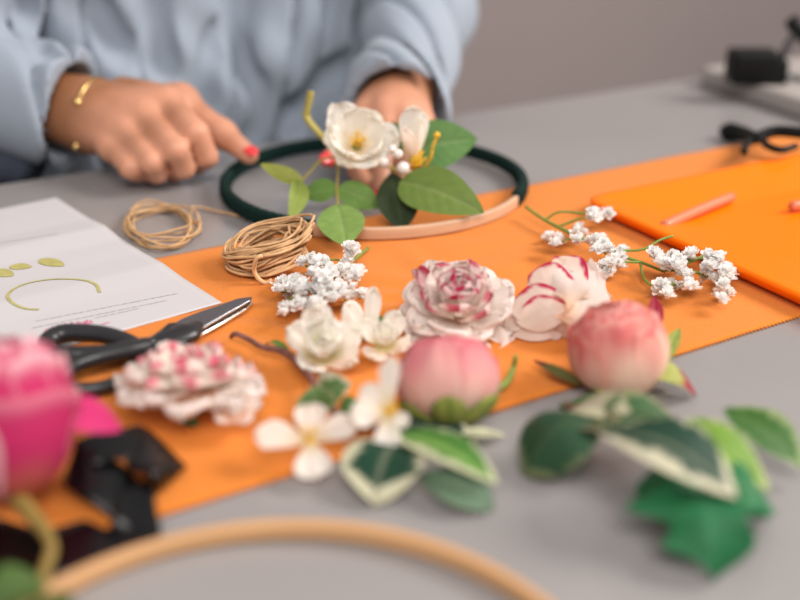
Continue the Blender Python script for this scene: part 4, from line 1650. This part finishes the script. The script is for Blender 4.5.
band('loop', [((150, 500, .004), (118, 520, .004)), ((128, 470, .012), (90, 500, .012)), ((96, 446, .022), (66, 486, .014)), ((76, 440, .026), (66, 478, .010)),
              ((100, 432, .024), (96, 462, .020)), ((135, 430, .020), (140, 462, .014)), ((160, 452, .010), (150, 484, .008))], rbn, M['satin'])
band('loop', [((118, 432, .014), (128, 470, .016)), ((146, 428, .018), (150, 476, .018)), ((184, 464, .008), (158, 482, .014)), ((182, 470, .003), (152, 498, .004)),
              ((150, 500, .003), (132, 506, .004))], rbn, M['satin'])
band('loop', [((82, 470, .004), (74, 492, .003)), ((104, 480, .004), (96, 508, .003)), ((126, 492, .005), (118, 522, .004)), ((150, 500, .006), (140, 530, .005))], rbn, M['satin'])
band('tail', [((152, 478, .012), (112, 500, .014)), ((156, 508, .008), (114, 518, .010)), ((160, 536, .004), (104, 528, .006)), ((140, 556, .003), (84, 522, .004)),
              ((80, 572, .002), (40, 528, .003)), ((20, 580, .002), (0, 520, .003)), ((-40, 588, .002), (-50, 506, .003))], rbn, M['satin'])

# ------------------------------------------------------------------ pink rose in the foreground
C = Q(8, 414, .450)
t = thing('rose_bloom', Vector((C.x, C.y - .02, T)), 'blurred deep pink rose with pale petal rims at the left picture edge', 'flower')


def rosecol(u, v, e, s_):
    q = lerp(srgb(236, 134, 108), srgb(212, 52, 112), sm(.15, .6, v + .1 * math.sin(4 * u + s_)))
    return lerp(q, srgb(244, 206, 210), sm(.86, 1.0, max(abs(u), v)) * (.9 if s_ % 2 else .35))


bud(t, C, (.04, .30, .95), .0285, 5, rosecol, roll=.4, seed=700, squash=1.32,
    rows=((3, 1.06, .30), (4, 1.0, .20), (4, .95, .15), (4, .88, .10), (3, .80, .05)))
R_ = frame((.04, .30, .95))
B0 = C - Vector((.04, .30, .95)) * .030
petal(t, B0, R_, math.radians(200), .050, .040, 30, 70, 1.0, .0015, edged(srgb(244, 190, 180), srgb(246, 226, 220), .9, srgb(246, 206, 170), .8, 3), seed=721)
petal(t, B0, R_, math.radians(290), .040, .040, 20, 74, 1.1, .0015, edged(srgb(244, 170, 150), srgb(246, 226, 220), .88, srgb(246, 206, 170), .8, 4), seed=722)
leaf(t, Q(48, 408, .455), Q(122, 430, .462), .018, lambda u, v: tuple(q / .72 for q in srgb(226, 60, 128)), up=(0, -.6, .8), name='petal', m=M['petal'], fold=.1)
mb = MB()
tube(mb, [B0 + Vector((0, 0, .006)), B0 + Vector((.004, -.006, -.004)), P(50, 540, .012), P(44, 575, .010), P(36, 630, .007), P(30, 700, .004)], [.008, .005, .0028, .0026, .0026, .0026], sides=10)
mb.build('stem', M['ochre_stem'], t)
leaf(t, P(42, 580, .014), P(-14, 612, .012), .022, green(srgb(76, 104, 46)), up=(0, -.3, .95))
leaf(t, P(40, 600, .010), P(60, 650, .006), .022, green(srgb(76, 104, 46)), up=(0, -.3, .95))

# ------------------------------------------------------------------ far right corner
sl_ = thing('pale_slab', P(770, 92), 'pale thick slab lying at the far right corner of the table', 'board')
c0 = P(694, 84, 0)
v1 = (P(812, 124, 0) - c0)
v1.z = 0
v1n = v1.normalized()
v2n = Vector((-v1n.y, v1n.x, 0))
if v2n.x < 0:
    v2n = -v2n
Ls, Ws = .42, .20
pts = []
for (cx, cy, a0) in ((Ls - .02, Ws - .02, 0), (.02, Ws - .02, 90), (.02, .02, 180), (Ls - .02, .02, 270)):
    for k in range(7):
        an = math.radians(a0 + 15 * k)
        q = c0 + v1n * (cx + .02 * math.cos(an)) + v2n * (cy + .02 * math.sin(an))
        pts.append(q)
mb = MB()
prism(mb, pts, 0.0, .022)
o = mb.build('slab_body', M['pale_plastic'], sl_, smooth=False)
bevel(o, .006, 3)

cl = thing('clamp', P(758, 84, .022), 'matt black clamp block with a thin grey arm, on the pale slab', 'clamp')
yc = P(758, 84, .022).y
yc = P(758, 82, .022).y
mb = boxmb(Q(752, 66, yc), (.052, .040, .036))
o = mb.build('block', M['black_matt'], cl)
bevel(o, .004)
o = boxmb(Q(772, 72, yc) , (.026, .036, .032)).build('jaw', M['black_matt'], cl)
bevel(o, .003)
mb = MB()
tube(mb, [Q(780, 60, yc), Q(788, 45, yc), Q(797, 30, yc)], .0045, sides=10, n=2)
mb.build('arm', M['metal_leg'], cl)
mb = MB()
tube(mb, [Q(791, 20, yc), Q(802, 34, yc), Q(812, 42, yc)], .0085, sides=12, n=2)
mb.build('joint', M['black_matt'], cl)
mb = MB()
tube(mb, [Q(776, 74, yc), Q(800, 78, yc), Q(840, 84, yc)], .0035, sides=8, n=2)
tube(mb, [Q(776, 82, yc - .01), Q(800, 94, yc - .02), Q(840, 106, yc - .03)], .0035, sides=8, n=2)
mb.build('cable', M['metal_leg'], cl)

gl = thing('black_cable', P(760, 140, .0), 'short black cord with a plug lying behind and over the orange tray rim', 'cord')
mb = MB()
tube(mb, [P(752, 140, .018), P(772, 132, .024), P(790, 132, .026), P(815, 136, .026), P(850, 148, .024)], .0056, sides=10)
tube(mb, [P(752, 138, .016), P(747, 144, .022), P(744, 152, .024)], [.004, .0035, .003], sides=10)
tube(mb, [P(760, 138, .020), P(768, 146, .024), P(782, 150, .024), P(796, 146, .024)], [.004, .0034, .0034, .003], sides=10)
mb.build('cord', M['black_matt'], gl)
mb = MB()
tube(mb, [P(724, 131, .008), P(730, 132, .009), P(742, 134, .011), P(756, 138, .016)], [.0068, .0100, .0080, .0058], sides=12)
mb.build('plug', M['black_matt'], gl)
